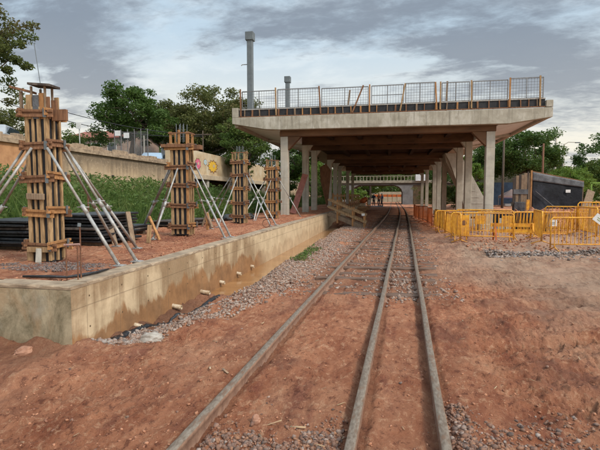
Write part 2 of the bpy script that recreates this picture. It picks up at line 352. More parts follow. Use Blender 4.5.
# ------------------------------------------------------------------ mesh builder
class MB:
    def __init__(s): s.v = []; s.f = []; s.mi = []
    def add(s, vs, fs, mi=0):
        k = len(s.v); s.v += [tuple(p) for p in vs]; s.f += [tuple(i + k for i in q) for q in fs]; s.mi += [mi] * len(fs); return s
    def box(s, c, d, rot=None, mi=0):
        hx, hy, hz = d[0] / 2, d[1] / 2, d[2] / 2
        vs = [Vector((sx * hx, sy * hy, sz * hz)) for sz in (-1, 1) for sy in (-1, 1) for sx in (-1, 1)]
        if rot is not None: mt = Euler(rot).to_matrix(); vs = [mt @ p for p in vs]
        c = Vector(c)
        return s.add([p + c for p in vs], [(0, 2, 3, 1), (4, 5, 7, 6), (0, 1, 5, 4), (2, 6, 7, 3), (0, 4, 6, 2), (1, 3, 7, 5)], mi)
    def b(s, x0, x1, y0, y1, z0, z1, mi=0): return s.box(((x0 + x1) / 2, (y0 + y1) / 2, (z0 + z1) / 2), (x1 - x0, y1 - y0, z1 - z0), None, mi)
    def bar(s, p, q, w_, h_, mi=0, up=(0, 0, 1)):
        p = Vector(p); q = Vector(q); d = (q - p); L = d.length; d.normalize(); u = Vector(up)
        if abs(d.dot(u)) > .98: u = Vector((0, 1, 0))
        a = d.cross(u).normalized(); b_ = a.cross(d).normalized()
        vs = [e + a * (w_ / 2 * i) + b_ * (h_ / 2 * j) for e in (p, q) for j in (-1, 1) for i in (-1, 1)]
        return s.add(vs, [(0, 1, 3, 2), (4, 6, 7, 5), (0, 4, 5, 1), (2, 3, 7, 6), (0, 2, 6, 4), (1, 5, 7, 3)], mi)
    def tube(s, pts, rad, n=8, mi=0, cap=True):
        pts = [Vector(p) for p in pts]; rad = rad if isinstance(rad, (list, tuple)) else [rad] * len(pts)
        k = len(s.v); a = None
        for i, p in enumerate(pts):
            d = (pts[min(i + 1, len(pts) - 1)] - pts[max(i - 1, 0)]).normalized()
            if a is None: u = Vector((0, 0, 1)) if abs(d.z) < .9 else Vector((1, 0, 0)); a = d.cross(u).normalized()
            else: a = (a - d * a.dot(d)).normalized()
            b_ = d.cross(a)
            for j in range(n):
                t = 2 * math.pi * j / n; s.v.append(tuple(p + (a * math.cos(t) + b_ * math.sin(t)) * rad[i]))
        for i in range(len(pts) - 1):
            for j in range(n):
                s.f.append((k + i * n + j, k + i * n + (j + 1) % n, k + (i + 1) * n + (j + 1) % n, k + (i + 1) * n + j)); s.mi.append(mi)
        if cap:
            s.f.append(tuple(k + j for j in range(n))[::-1]); s.mi.append(mi)
            e = k + (len(pts) - 1) * n; s.f.append(tuple(e + j for j in range(n))); s.mi.append(mi)
        return s
    def prism(s, poly, axis, a, b_, mi=0):
        """poly in the two other axes, extruded along axis between a and b_"""
        n = len(poly)
        def pt(p, t):
            if axis == 'x': return (t, p[0], p[1])
            if axis == 'y': return (p[0], t, p[1])
            return (p[0], p[1], t)
        vs = [pt(p, a) for p in poly] + [pt(p, b_) for p in poly]
        fs = [tuple(range(n))[::-1], tuple(range(n, 2 * n))] + [(i, (i + 1) % n, n + (i + 1) % n, n + i) for i in range(n)]
        return s.add(vs, fs, mi)
    def build(s, name, mats, parent=None, smooth=False, bevel=0, loc=None):
        me = bpy.data.meshes.new(name); me.from_pydata(s.v, [], s.f)
        mats = mats if isinstance(mats, (list, tuple)) else [mats]
        for m in mats: me.materials.append(m)
        if len(mats) > 1: me.polygons.foreach_set('material_index', s.mi)
        if smooth: me.polygons.foreach_set('use_smooth', [True] * len(s.f))
        me.update()
        import bmesh
        bm = bmesh.new(); bm.from_mesh(me); bmesh.ops.recalc_face_normals(bm, faces=bm.faces[:]); bm.to_mesh(me); bm.free()
        o = bpy.data.objects.new(name, me); COL.objects.link(o)
        if parent: o.parent = parent
        if loc: o.location = loc
        if bevel:
            md = o.modifiers.new('bevel', 'BEVEL'); md.width = bevel; md.segments = 2; md.limit_method = 'ANGLE'
        return o
def np_mesh(name, v, f, mat, parent=None, smooth=False):
    """v (n,3) f (m,k) numpy"""
    me = bpy.data.meshes.new(name); k = f.shape[1]
    me.vertices.add(len(v)); me.vertices.foreach_set('co', v.astype(np.float32).ravel())
    me.loops.add(f.size); me.loops.foreach_set('vertex_index', f.astype(np.int32).ravel())
    me.polygons.add(len(f)); me.polygons.foreach_set('loop_start', np.arange(0, f.size, k, dtype=np.int32)); me.polygons.foreach_set('loop_total', np.full(len(f), k, dtype=np.int32))
    if smooth: me.polygons.foreach_set('use_smooth', np.ones(len(f), dtype=bool))
    me.materials.append(mat); me.update(calc_edges=True); me.validate()
    o = bpy.data.objects.new(name, me); COL.objects.link(o)
    if parent: o.parent = parent
    return o
def empty(name, loc=(0, 0, 0), rz=0):
    o = bpy.data.objects.new(name, None); COL.objects.link(o); o.location = loc; o.rotation_euler = (0, 0, rz); o.empty_display_size = .2; return o
def tag(o, label=None, cat=None, group=None, kind=None):
    if label: o['label'] = label
    if cat: o['category'] = cat
    if group: o['group'] = group
    if kind: o['kind'] = kind
    return o
def kids(o): return [c for c in bpy.data.objects if c.parent == o]
def copy_tree(o, parent=None):
    c = o.copy(); COL.objects.link(c); c.parent = parent
    for ch in kids(o):
        copy_tree(ch, c)
    return c

# ------------------------------------------------------------------ ground
RB = .00042
def rail_x(off, y):
    y = np.asarray(y, dtype=float)
    c = off + .0333 * np.minimum(y, 58) - RB * np.clip(y - 28, 0, 30) ** 2
    return c + (y > 58) * (.0333 - 60 * RB) * (y - 58)
RL, RM, RR = -1.373, -.310, .276
RAIL_TOP = .10
def ground_h(x, y):
    x = np.asarray(x, float); y = np.asarray(y, float)
    cx = rail_x(-.55, y); u = x - cx
    h = .035 * fbm(x * .45, y * .3, 3) + .030 * fbm(x * 1.7 + 3, y * 1.1, 4)
    # lumpy churned soil
    lum = .040 * fbm(x * 6 + 1, y * 5, 4, gain=.6)
    near = sst(28, 9, y)
    bil = np.abs(fbm(x * 11 + 4, y * 9, 4, gain=.62)); patch = sst(-.12, .18, fbm(x * .9 + 8, y * .7 + 2, 3))
    lum = lum + near * (.033 * (bil - .16) * (.5 + 1.0 * patch) + .019 * fbm(x * 37, y * 33, 3, gain=.6) * (.4 + .8 * patch))
    # vehicle ruts sweeping out of the lower right towards the track
    a = R(24); s = x * math.cos(a) + y * math.sin(a); t = -x * math.sin(a) + y * math.cos(a)
    right = sst(.9, 2.2, u)
    rut = .11 * fbm(t * 1.5 + .25 * np.sin(s * .35), s * .13, 3) + .05 * fbm(t * 5.5, s * .5, 4)
    for t0, wv in ((1.15, .0), (2.75, .0), (3.9, .6), (5.3, .6)):
        tt = t - t0 - .35 * np.sin(s * .16 + wv); wd = np.exp(-(tt / .16) ** 4) * sst(3.0, 4.2, y) * sst(15, 12, y)
        h = h + right * wd * (-.045 + .018 * np.sign(np.sin(s * 34 + 9 * np.abs(tt) / .16)) * (.4 + patch)) + right * .03 * np.exp(-((np.abs(tt) - .22) / .07) ** 2) * sst(3.0, 4.2, y) * sst(15, 12, y)
    left = sst(-1.1, -1.9, u) * sst(8, 6, y)
    rutl = .10 * fbm(-x * 1.0 * .5 + y * 2.4, x * .5 + y * .2, 4)
    h = h + lum * (1 - .5 * sst(20, 40, y)) + right * rut + left * rutl
    # soil packed level between and beside the rails, kept below the rail head
    intr = sst(1.55, 1.2, np.abs(u))
    h = h * (1 - .35 * intr) + intr * .015
    # ballasted stretch further out lies lower
    bal = sst(6.6, 8.0, y + .8 * fbm(x * 1.3, y * .7, 2)) * sst(1.9, 1.3, np.abs(u)) * sst(46, 34, y)
    h = h - .035 * bal + .03 * bal * fbm(x * 4, y * 2.6, 3)
    for off in (RL, RM, RR):
        d = np.abs(x - rail_x(off, y)); h = np.where(d < .2, np.minimum(h, .035), h)
        h = h - .034 * np.exp(-((d - .055) / .04) ** 2)
    h = np.minimum(h, .085 + .5 * sst(1.2, 3.0, np.abs(u)))
    # trench along the platform wall
    tr = sst(-2.25, -2.75, x) * sst(-3.6, -3.3, -np.abs(x)) * sst(5.6, 7.5, y) * sst(28, 24, y)
    tr = sst(-2.35 - .10 * np.sin(y * 1.3), -2.95, x) * (x > -3.4) * (.48 * sst(4.1, 5.2, y) + .52 * sst(7.2, 8.3, y)) * sst(27, 23, y)
    h = h - .25 * tr + .05 * tr * fbm(x * 3, y * 2.2, 4)
    sh = sst(-1.5, -2.0, x - .0 * y) * sst(-2.7, -2.2, x) * sst(5, 8, y) * sst(26, 22, y)
    h = h + .05 * sh
    # foot of the end wall
    h = h + .07 * sst(3.2, 3.95, y) * sst(-2.9, -3.3, x) * (.7 + 1.2 * vnoise(x * 5, y * 5))
    # spoil humps behind and among the barriers
    hump = lambda cx_, cy_, rx, ry, a_: a_ * np.exp(-((x - cx_) / rx) ** 2 - ((y - cy_) / ry) ** 2)
    rough = 1 + .9 * fbm(x * 2.2, y * 2.2, 4)
    h = h + rough * (hump(3.8, 18.3, 1.2, .8, .30) + hump(5.6, 15.9, 1.6, .9, .22) + hump(7.3, 17.5, 1.6, 1.2, .32) + hump(9.5, 18, 2, 2, .35) + hump(3.0, 15.9, .7, .6, .10))
    h = h + rough * (hump(9.0, 27, 3.2, 2.0, .22) + hump(12.5, 30, 3, 2, .20) + hump(7.2, 30, 2, 2, .35)) + .36 * sst(24, 32, y) * sst(7.5, 9.5, x)
    h = h + .35 * rough * sst(7, 8.5, x) * sst(17, 20, y) * sst(40, 30, y) * .5
    # mound on the far left under the bridge
    h = h + rough * hump(-2.5, 72, 3, 6, .25)
    far = sst(60, 100, np.hypot(x, y)); return h * (1 - far)

def grow(a, b, s0, g, smax):
    out = [a]; s = s0
    while out[-1] < b: out.append(out[-1] + s); s = min(s * g, smax)
    return out
def build_ground():
    ys = [-2.0, -1.0, 0, .6, 1.0] + grow(1.3, 1.9, .03, 1.0, 1) + grow(1.92, 420, .0115, 1.0068, 30)
    xr = list(np.arange(0, 2.6, .0145)) + grow(2.6, 420, .015, 1.022, 30); xs = [-a for a in list(np.arange(.0145, 2.9, .0145)) + grow(2.9, 420, .015, 1.03, 30)][::-1] + xr
    xs = np.array(xs) - .4; ys = np.array(ys)
    X, Y = np.meshgrid(xs, ys); Z = ground_h(X, Y)
    ny, nx = X.shape
    v = np.stack([X, Y, Z], -1).reshape(-1, 3)
    i = np.arange(ny * nx).reshape(ny, nx)
    f = np.stack([i[:-1, :-1], i[:-1, 1:], i[1:, 1:], i[1:, :-1]], -1).reshape(-1, 4)
    o = np_mesh('ground', v, f, M['soil'], None, True); tag(o, 'churned red earth of the site', kind='structure')
    del o['label']
    x = v[:, 0]; y = v[:, 1]; u = x - rail_x(-.55, y)
    nz = fbm(x * .8, y * .5, 4)
    grey = sst(1.6, 3.0, u) * sst(6.0, 8.2, y + 1.6 * nz) * sst(17.5, 14.5, y + 1.2 * nz) * (.55 + .9 * nz) + .55 * sst(.9, 1.6, u) * sst(8, 10, y) * sst(26, 18, y)
    grey = grey + .8 * sst(-1.6, -2.2, x) * sst(6.8, 8.2, y + nz) * sst(28, 22, y)
    pale = .5 * sst(2.4, 3.6, x) * np.exp(-((y - 11.2 - .35 * (x - 4)) / .9) ** 2) * (.8 + nz) + .9 * sst(3, 4.2, x) * sst(12.2, 13.4, y + .6 * nz) * sst(22, 19, y)
    pale = pale + .55 * np.clip(fbm(x * .9 + 4, y * .5 + 2, 4) * 1.6, 0, 1) * sst(.9, 1.6, np.abs(u)) * sst(2, 5, y)
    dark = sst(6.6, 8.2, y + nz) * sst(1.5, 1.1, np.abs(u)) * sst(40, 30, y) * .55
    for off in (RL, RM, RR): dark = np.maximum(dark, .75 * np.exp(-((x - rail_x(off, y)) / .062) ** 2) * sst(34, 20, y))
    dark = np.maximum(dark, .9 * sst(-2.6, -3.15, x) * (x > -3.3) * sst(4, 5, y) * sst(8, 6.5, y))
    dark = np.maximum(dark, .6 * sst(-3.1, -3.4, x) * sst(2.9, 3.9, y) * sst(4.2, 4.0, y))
    # track bed under the canopy is bare orange earth
    t = np.clip(np.stack([grey, pale, dark], -1), 0, 1).astype(np.float32)
    at = o.data.attributes.new('tint', 'FLOAT_VECTOR', 'POINT'); at.data.foreach_set('vector', t.ravel())
    return o
build_ground()

# verge, street and terrain on the left
def sheet(name, x0, x1, y0, y1, z, mat, amp=.05, step=.25, kind='structure', fr=1.2):
    nx = max(2, int((x1 - x0) / step)); ny = max(2, int((y1 - y0) / step))
    X, Y = np.meshgrid(np.linspace(x0, x1, nx), np.linspace(y0, y1, ny))
    Z = z + amp * fbm(X * fr, Y * fr, 4); i = np.arange(nx * ny).reshape(ny, nx)
    f = np.stack([i[:-1, :-1], i[:-1, 1:], i[1:, 1:], i[1:, :-1]], -1).reshape(-1, 4)
    o = np_mesh(name, np.stack([X, Y, Z], -1).reshape(-1, 3), f, mat, None, True); o['kind'] = kind; return o
sheet('verge', -14.2, -6.95, 4.0, 66, .60, M['verge'], .25, .4)
sheet('street', -160, -14.28, -6, 130, 3.52, M['asphalt'], .0, 12)
# platform fill: red earth level with the coping
def plat_soil():
    xs = np.linspace(-7.05, -3.43, 150); ys = np.concatenate([np.linspace(4.21, 9, 190), np.linspace(9.06, 24, 240), np.linspace(24.5, 66, 80)])
    X, Y = np.meshgrid(xs, ys)
    Z = .705 + .05 * fbm(X * 1.1, Y * .9, 3) + .03 * fbm(X * 5, Y * 5, 4, gain=.6)
    Z = Z - .02 * sst(-3.7, -3.45, X) + .05 * np.exp(-((X + 4.7) / .55) ** 2 - ((Y - 20.4) / .5) ** 2)
    i = np.arange(X.size).reshape(X.shape)
    f = np.stack([i[:-1, :-1], i[:-1, 1:], i[1:, 1:], i[1:, :-1]], -1).reshape(-1, 4)
    o = np_mesh('platform_earth', np.stack([X, Y, Z], -1).reshape(-1, 3), f, M['soil_p'], None, True); o['kind'] = 'structure'
plat_soil()
pud = MB()
def puddle():
    ys = np.linspace(7.3, 24.5, 60); vs = []; 
    for y in ys: vs += [(-3.24, y, -.125), (-1.75, y, -.125)]
    return np_mesh('puddle', np.array(vs), np.array([(2 * i, 2 * i + 1, 2 * i + 3, 2 * i + 2) for i in range(59)]), water_mat())
puddle()['kind'] = 'structure'

# ------------------------------------------------------------------ platform wall
def platform():
    p = empty('station_platform', (-3.25, 4.03, 0)); off = Vector((3.25, -4.03, 0))
    tag(p, 'long low concrete platform wall with mud stains left of the track', 'platform')
    m = MB()
    m.b(-3.45, -3.20, 4.03, 64, -.45, .675); m.b(-8.2, -3.452, 4.03, 4.28, -.45, .673)
    wl = m.build('wall', M['pwall'], p); wl.location = off
    # coping: thin cast edge, slightly proud
    def lip(pts_fn, n_, name='coping'):
        vs = []; fs = []
        for i_ in range(n_): vs += pts_fn(i_)
        for i_ in range(n_ - 1):
            for j_ in range(6): fs.append((6 * i_ + j_, 6 * i_ + (j_ + 1) % 6, 6 * i_ + 6 + (j_ + 1) % 6, 6 * i_ + 6 + j_))
        fs += [(5, 4, 3, 2, 1, 0), tuple(6 * (n_ - 1) + j_ for j_ in range(6))]
        c = MB(); c.add(vs, fs); o = c.build(name, M['coping'], p); o.location = off
    rs = random.Random(9)
    ysl = list(np.arange(4.29, 14, .06)) + list(np.arange(14, 64, .4))
    def side(i_):
        y_ = ysl[i_]; ch = .006 + .010 * rs.random() + (.03 * rs.random() if rs.random() < .12 else 0); w_ = .004 * math.sin(y_ * 1.7) + .003 * rs.random()
        return [(-3.46, y_, .677), (-3.46, y_, .712 + w_), (-3.30, y_, .714 + w_), (-3.196 - ch * .9, y_, .715 + w_), (-3.196 + .002 * rs.random(), y_, .715 - ch), (-3.197, y_, .677)]
    lip(side, len(ysl))
    xsl = list(np.arange(-8.2, -3.17, .06)) + [-3.196]
    def frontl(i_):
        x_ = xsl[i_]; ch = .006 + .010 * rs.random() + (.03 * rs.random() if rs.random() < .12 else 0); w_ = .004 * math.sin(x_ * 2.7) + .003 * rs.random()
        return [(x_, 4.287, .678), (x_, 4.287, .713 + w_), (x_, 4.16, .714 + w_), (x_, 4.026 + ch * .9, .715 + w_), (x_, 4.026, .715 - ch), (x_, 4.027, .678)]
    lip(frontl, len(xsl))
    # dark discs on the wall, colour standing in for shade in tie holes
    for i_ in range(14):
        for z_ in (.22, .56):
            y_ = 4.32 + .61 * i_; c = MB(); c.tube([(-3.2005, y_, z_), (-3.1985, y_, z_)], .011, 8); o = c.build('tie_hole_shade', M['verge'], p); o.location = off
    for y, L in ((5.2, .10), (6.24, .15), (7.28, .17), (8.19, .10), (9.19, .10), (10.19, .08)):
        t = MB(); z0 = -.05
        a = Vector((-3.22, y, z0 + .03)); b = Vector((-3.2 + L, y - .01, z0 + .012))
        n = 14; ro, ri = .034, .027; ring = []
        for e in (a, b):
            for r_ in (ro, ri): ring.append([(e.x, e.y + r_ * math.cos(6.2832 * k / n), e.z + r_ * math.sin(6.2832 * k / n)) for k in range(n)])
        base = sum(ring, []); fs = []
        for k in range(n):
            q = (k + 1) % n; fs += [(k, q, 2 * n + q, 2 * n + k), (n + k, 3 * n + k, 3 * n + q, n + q), (2 * n + k, 2 * n + q, 3 * n + q, 3 * n + k)]
        t.add(base, fs); o = t.build('drain_pipe', M['pipe'], p, smooth=True); o.location = off
platform()
# black membrane strip at the wall foot
def membrane():
    vs = []; ys = np.linspace(4.6, 8.0, 60)
    for k, y in enumerate(ys):
        xx = -3.12 + .07 * (y - 4.6) + .03 * math.sin(y * 2.1) + .02 * random.random(); g = float(ground_h(xx, y))
        wd = .6 + .35 * math.sin(y * 5.1) * math.sin(y * 2.3); vs += [(xx - .06 * wd, y, g + .012), (xx - .03 * wd, y, g + .020 + .012 * random.random()), (xx + .01, y, g + .012 + .01 * random.random()), (xx + .06 * wd, y, g + .004), (xx + .03 * wd, y, g - .04), (xx - .06 * wd, y, g - .04)]
    f = [(6 * i + j, 6 * i + (j + 1) % 6, 6 * i + 6 + (j + 1) % 6, 6 * i + 6 + j) for i in range(59) for j in range(6)]
    o = np_mesh('plastic_strip', np.array(vs), np.array(f), M['blackp'], None, True)
    tag(o, 'crumpled black plastic strip lying along the foot of the platform wall', 'plastic strip')
membrane()
def edge_strip():
    m = MB(); pts = [(-3.9 + .0 * i, 4.36, .735) for i in range(1)]
    P = [(-4.05, 4.34, .738), (-3.75, 4.36, .742), (-3.52, 4.38, .74), (-3.44, 4.5, .742), (-3.4, 4.75, .738), (-3.42, 5.0, .735)]
    m.tube(P, [.012, .018, .014, .02, .016, .01], 7); o = m.build('plastic_offcut', M['blackp'], None, True)
    tag(o, 'thin black plastic offcut lying on the platform corner edge', 'plastic strip')
edge_strip()

# ------------------------------------------------------------------ rails and sleepers
def rails():
    prof = [(-.075, -.09), (.075, -.09), (.072, -.06), (.030, -.038), (.024, .052), (.031, .060), (.033, .094), (.027, .1), (-.027, .1), (-.033, .094), (-.031, .060), (-.024, .052), (-.030, -.038), (-.072, -.06)]
    n = len(prof)
    ys = np.concatenate([np.linspace(.9, 12, 60), np.linspace(12.5, 60, 70), np.linspace(62, 140, 20)])
    for off, lab in ((RL, 'left rail of the track, worn grey on top and rusty on its side'), (RM, 'middle rail of the mixed gauge track, between the two others'), (RR, 'right rail of the track, nearest the yellow barriers')):
        xs = rail_x(off, ys) + .004 * np.sin(ys * 1.1 + off)
        v = np.array([(x + a, y, b + .004 * math.sin(y * .9)) for x, y in zip(xs, ys) for a, b in prof])
        f = np.array([(i * n + j, i * n + (j + 1) % n, (i + 1) * n + (j + 1) % n, (i + 1) * n + j) for i in range(len(ys) - 1) for j in range(n)])
        o = np_mesh('rail', v, f, M['rail_side'], None, False); o.data.materials.append(M['rail_top'])
        mi = np.array([1 if j in (6, 7, 8) else 0 for i in range(len(ys) - 1) for j in range(n)], dtype=np.int32); o.data.polygons.foreach_set('material_index', mi)
        tag(o, lab, 'rail', 'rails of the track')
rails()
def sleepers():
    base = None; y = 7.6; k = 0
    while y < 46:
        cx = float(rail_x(-.55, y)); ang = .03 + random.uniform(-.05, .05)
        if base is None:
            m = MB(); L, W = 2.5, .24
            n = 14; vs = []; fs = []
            for i in range(n + 1):
                xx = -L / 2 + L * i / n; dw = .012 * math.sin(i * 2.3) + .01 * random.random(); dz = .008 * math.sin(i * 1.7)
                vs += [(xx, -W / 2 + dw, -.14), (xx, -W / 2 + dw, -.012 + dz), (xx, -W / 2 + .02 + dw, 0 + dz), (xx, W / 2 - .02 - dw, 0 - dz), (xx, W / 2 - dw, -.012 - dz), (xx, W / 2 - dw, -.14)]
            for i in range(n):
                for j in range(6): fs.append((6 * i + j, 6 * i + (j + 1) % 6, 6 * i + 6 + (j + 1) % 6, 6 * i + 6 + j))
            fs += [(5, 4, 3, 2, 1, 0), tuple(6 * n + j for j in range(6))]
            m.add(vs, fs); base = m.build('railway_sleeper', M['sleeper'])
            tag(base, 'dark weathered timber sleeper half buried in stones under the rails', 'sleeper', 'sleepers under the track')
            o = base
        else: o = base.copy(); COL.objects.link(o)
        o.location = (cx + random.uniform(-.10, .12), y, -.004 + random.uniform(-.025, .018)); o.rotation_euler = (random.uniform(-.02, .02), random.uniform(-.008, .008), ang)
        o.scale = (random.uniform(.9, 1.06), random.uniform(.85, 1.1), 1)
        y += .66 + random.uniform(-.06, .06); k += 1
sleepers()

# ------------------------------------------------------------------ stones (uncountable)
def ico():
    t = (1 + 5 ** .5) / 2
    v = np.array([(-1, t, 0), (1, t, 0), (-1, -t, 0), (1, -t, 0), (0, -1, t), (0, 1, t), (0, -1, -t), (0, 1, -t), (t, 0, -1), (t, 0, 1), (-t, 0, -1), (-t, 0, 1)], float)
    f = np.array([(0, 11, 5), (0, 5, 1), (0, 1, 7), (0, 7, 10), (0, 10, 11), (1, 5, 9), (5, 11, 4), (11, 10, 2), (10, 7, 6), (7, 1, 8), (3, 9, 4), (3, 4, 2), (3, 2, 6), (3, 6, 8), (3, 8, 9), (4, 9, 5), (2, 4, 11), (6, 2, 10), (8, 6, 7), (9, 8, 1)])
    return v / np.linalg.norm(v[0]), f
IV, IF = ico()
def stones(name, x, y, size, mat, sink=.35, zoff=0, cat='gravel', z=None, flat=.7):
    n = len(x)
    z = ground_h(x, y) if z is None else z
    V = IV[None] * (1 + rng.uniform(-.48, .34, (n, 12, 1)))
    V = V * np.stack([rng.uniform(.75, 1.3, n), rng.uniform(.75, 1.3, n), rng.uniform(.5, .95, n) * flat / .7], -1)[:, None]
    a = rng.uniform(0, 6.28, n); c, s = np.cos(a), np.sin(a); b = rng.normal(0, .35, n); cb, sb = np.cos(b), np.sin(b)
    X = V[..., 0] * c[:, None] - V[..., 1] * s[:, None]; Y = V[..., 0] * s[:, None] + V[..., 1] * c[:, None]; Z = V[..., 2]
    X, Z = X * cb[:, None] - Z * sb[:, None], X * sb[:, None] + Z * cb[:, None]
    P = np.stack([X, Y, Z], -1) * size[:, None, None] + np.stack([x, y, z + size * (1 - 2 * sink) * .6 + zoff], -1)[:, None]
    F = (IF[None] + 12 * np.arange(n)[:, None, None]).reshape(-1, 3)
    o = np_mesh(name, P.reshape(-1, 3), F, mat); o['kind'] = 'stuff'; return o
def u_(a, b, n): return rng.uniform(a, b, n)
def lsize(n, a, b): return a * (b / a) ** rng.uniform(0, 1, n) ** 1.6
def ballast():
    # between the rails and on both shoulders, from Y 8 to 45
    n = 15000; y = 6.4 + 36 * rng.uniform(0, 1, n) ** 1.7; r = rail_x(-.55, y); u = rng.uniform(-1.75, 1.5, n)
    x = r + u
    k = (rng.uniform(0, 1, n) < (.35 + .65 * ((u > .28) & (u < .8))) * sst(46, 20, y)) & (fbm(x * 1.2 + 5, y * .9, 3) > -.32 + .25 * sst(8.4, 6.4, y)) & (rng.uniform(0, 1, n) < sst(6.2, 8.2, y))
    for off in (RL, RM, RR): k &= np.abs(x - rail_x(off, y)) > .05
    x, y = x[k], y[k]; stones('track_ballast', x, y, lsize(len(x), .014, .04), M['ballast'])
    # heaped shoulder on the left, between track and trench
    n = 44000; y = 4.6 + 22 * rng.uniform(0, 1, n) ** 1.5; x = rng.uniform(-3.0, -1.15, n)
    c = np.interp(y, [4.4, 5, 6.05, 7.6, 10, 20], [-2.95, -2.72, -2.42, -2.15, -1.92, -1.75]); w_ = np.interp(y, [4.4, 6, 8, 12, 20], [.13, .25, .36, .42, .5])
    k = (np.abs(x - c) < w_ * (.7 + 1.1 * rng.uniform(0, 1, n) ** 2)) & (x < rail_x(RL, y) - .12) & (fbm(x * 2, y * 1.4, 3) > -.5 + .25 * sst(8, 12, y))
    x, y = x[k], y[k]; stones('ballast_shoulder', x, y, lsize(len(x), .009, .032), M['ballast'])
    # grey stones at the wall corner
    n = 1100; y = rng.uniform(4.25, 6.8, n); x = -3.02 + .13 * (y - 4.25) + rng.normal(0, .10, n)
    k = (x > -3.15) & (x < -2.2); x, y = x[k], y[k]; stones('corner_gravel', x, y, lsize(len(x), .008, .036), M['ballast_g'])
    # reddish gravel in the foreground
    n = 9000; x = rng.uniform(-1.2, -.28, n); y = 1.9 + 1.6 * rng.uniform(0, 1, n) ** 1.3
    k = (y < 2.98 + .34 * fbm(x * 3, y * 2, 3) * 2 - .25 * (x < -.95) + .18 * (x > -.55) + .35 * rng.uniform(-1, 1, n) ** 3) & (np.abs(x - rail_x(RL, y)) > .06) & (np.abs(x - rail_x(RM, y)) > .06)
    x, y = x[k], y[k]; stones('foreground_gravel', x, y, lsize(len(x), .006, .021), M['ballast_r'], sink=.36)
    n = 12000; x = rng.uniform(.42, 1.75, n); y = 1.9 + 1.8 * rng.uniform(0, 1, n)
    k = (y < 3.24 - .10 * (x - .5) + .45 * fbm(x * 2.4 + 2, y * 2, 3) + .45 * rng.uniform(-1, 1, n) ** 3) | ((x < .52 + .12 * rng.uniform(0, 1, n)) & (y < 3.6)); x, y = x[k], y[k]
    stones('trackside_gravel', x, y, lsize(len(x), .006, .023), M['ballast_r'], sink=.36)
    # pile of grey rubble in front of the barriers
    n = 3200; x = rng.uniform(2.7, 7.9, n); y = 13.3 + .22 * (x - 3) + rng.normal(0, .26, n) * (.6 + 2.0 * rng.uniform(0, 1, n) ** 3) + .22 * fbm(x * 1.1, x * .0 + 3, 3) + .2 * fbm(x * 2, x * 0, 3)
    k = (np.abs(x - 3.2) < 9); g = ground_h(x, y) + .12 * np.exp(-((y - 13.3 - .22 * (x - 3)) / .3) ** 2) * rng.uniform(0, 1, n)
    stones('rubble_strip', x, y, lsize(n, .014, .055), M['ballast_g'], z=g)
    n = 3000; x = rng.uniform(2.4, 9.5, n); y = rng.uniform(13.8, 20, n)
    stones('spoil_stones', x, y, lsize(n, .012, .055), M['clod'])
    n = 1700; x = rng.uniform(5.5, 13, n); y = rng.uniform(22, 31, n); stones('spoil_bank_stones', x, y, lsize(n, .03, .11), M['clod'])
    # crumbs of soil all over the foreground
    n = 15000; y = 1.6 + 15 * rng.uniform(0, 1, n) ** 2.0; x = (rng.uniform(-.95, .95, n)) * (y * .95 + .5) - .19 * y
    k = (x > -3.1) & (fbm(x * 1.3, y * 1.1, 3) > -.05 - .3 * rng.uniform(0, 1, n) ** 3)
    for off in (RL, RM, RR): k &= np.abs(x - rail_x(off, y)) > .05
    x, y = x[k], y[k]; stones('soil_clods', x, y, lsize(len(x), .003, .016), M['clod'], sink=.45, flat=.6)
    n = 260; y = 1.8 + 8 * rng.uniform(0, 1, n) ** 1.6; x = (rng.uniform(-.95, .95, n)) * (y * .95) - .19 * y
    k = (x > -3.1)
    for off in (RL, RM, RR): k &= np.abs(x - rail_x(off, y)) > .07
    x, y = x[k], y[k]; stones('loose_stones', x, y, lsize(len(x), .006, .022), M['ballast_r'], sink=.42)
    # chips of wood and dry straw
    n = 190; yy = 2.2 + 12 * rng.uniform(0, 1, n) ** 1.5; xx = rng.uniform(-.9, .9, n) * yy - .19 * yy; k = (xx > -2.6); xx, yy = xx[k], yy[k]; n = len(xx)
    a = rng.uniform(0, 3.14, n); L = lsize(n, .012, .07); W = L * rng.uniform(.06, .22, n); g = ground_h(xx, yy) + .008; dx, dy = np.cos(a) * L, np.sin(a) * L; ex, ey = -np.sin(a) * W, np.cos(a) * W; tl = rng.normal(0, .15, n) * L
    top = [(xx + i * dx + j * ex, yy + i * dy + j * ey, g + i * tl + h_) for h_ in (0, .004) for i, j in ((-1, -1), (1, -1), (1, 1), (-1, 1))]
    v = np.stack([np.stack(q, -1) for q in top], 1).reshape(-1, 3); fq = np.array([(0, 3, 2, 1), (4, 5, 6, 7), (0, 1, 5, 4), (1, 2, 6, 5), (2, 3, 7, 6), (3, 0, 4, 7)])
    o = np_mesh('wood_chips', v, (fq[None] + 8 * np.arange(n)[:, None, None]).reshape(-1, 4), stone_mat('chip', [(.30, .19, .10), (.48, .34, .19), (.20, .12, .07), (.55, .43, .28)])); o['kind'] = 'stuff'
    # earth crumbs on the platform
    n = 5000; x = rng.uniform(-6.8, -3.5, n); y = 4.3 + 15 * rng.uniform(0, 1, n) ** 1.6
    stones('platform_clods', x, y, lsize(n, .005, .022), M['clod'], z=np.full(n, .70), sink=.3)
    n = 1500; a = rng.uniform(0, 6.28, n); r = rng.uniform(0, 1, n) ** .6; x = -4.35 + r * np.cos(a) * .85; y = 5.15 + r * np.sin(a) * .38
    stones('dark_aggregate', x, y, lsize(n, .006, .018), stone_mat('dark_chip', [(.06, .055, .055), (.11, .10, .098), (.16, .15, .145)]), z=np.full(n, .715), sink=.3)
ballast()
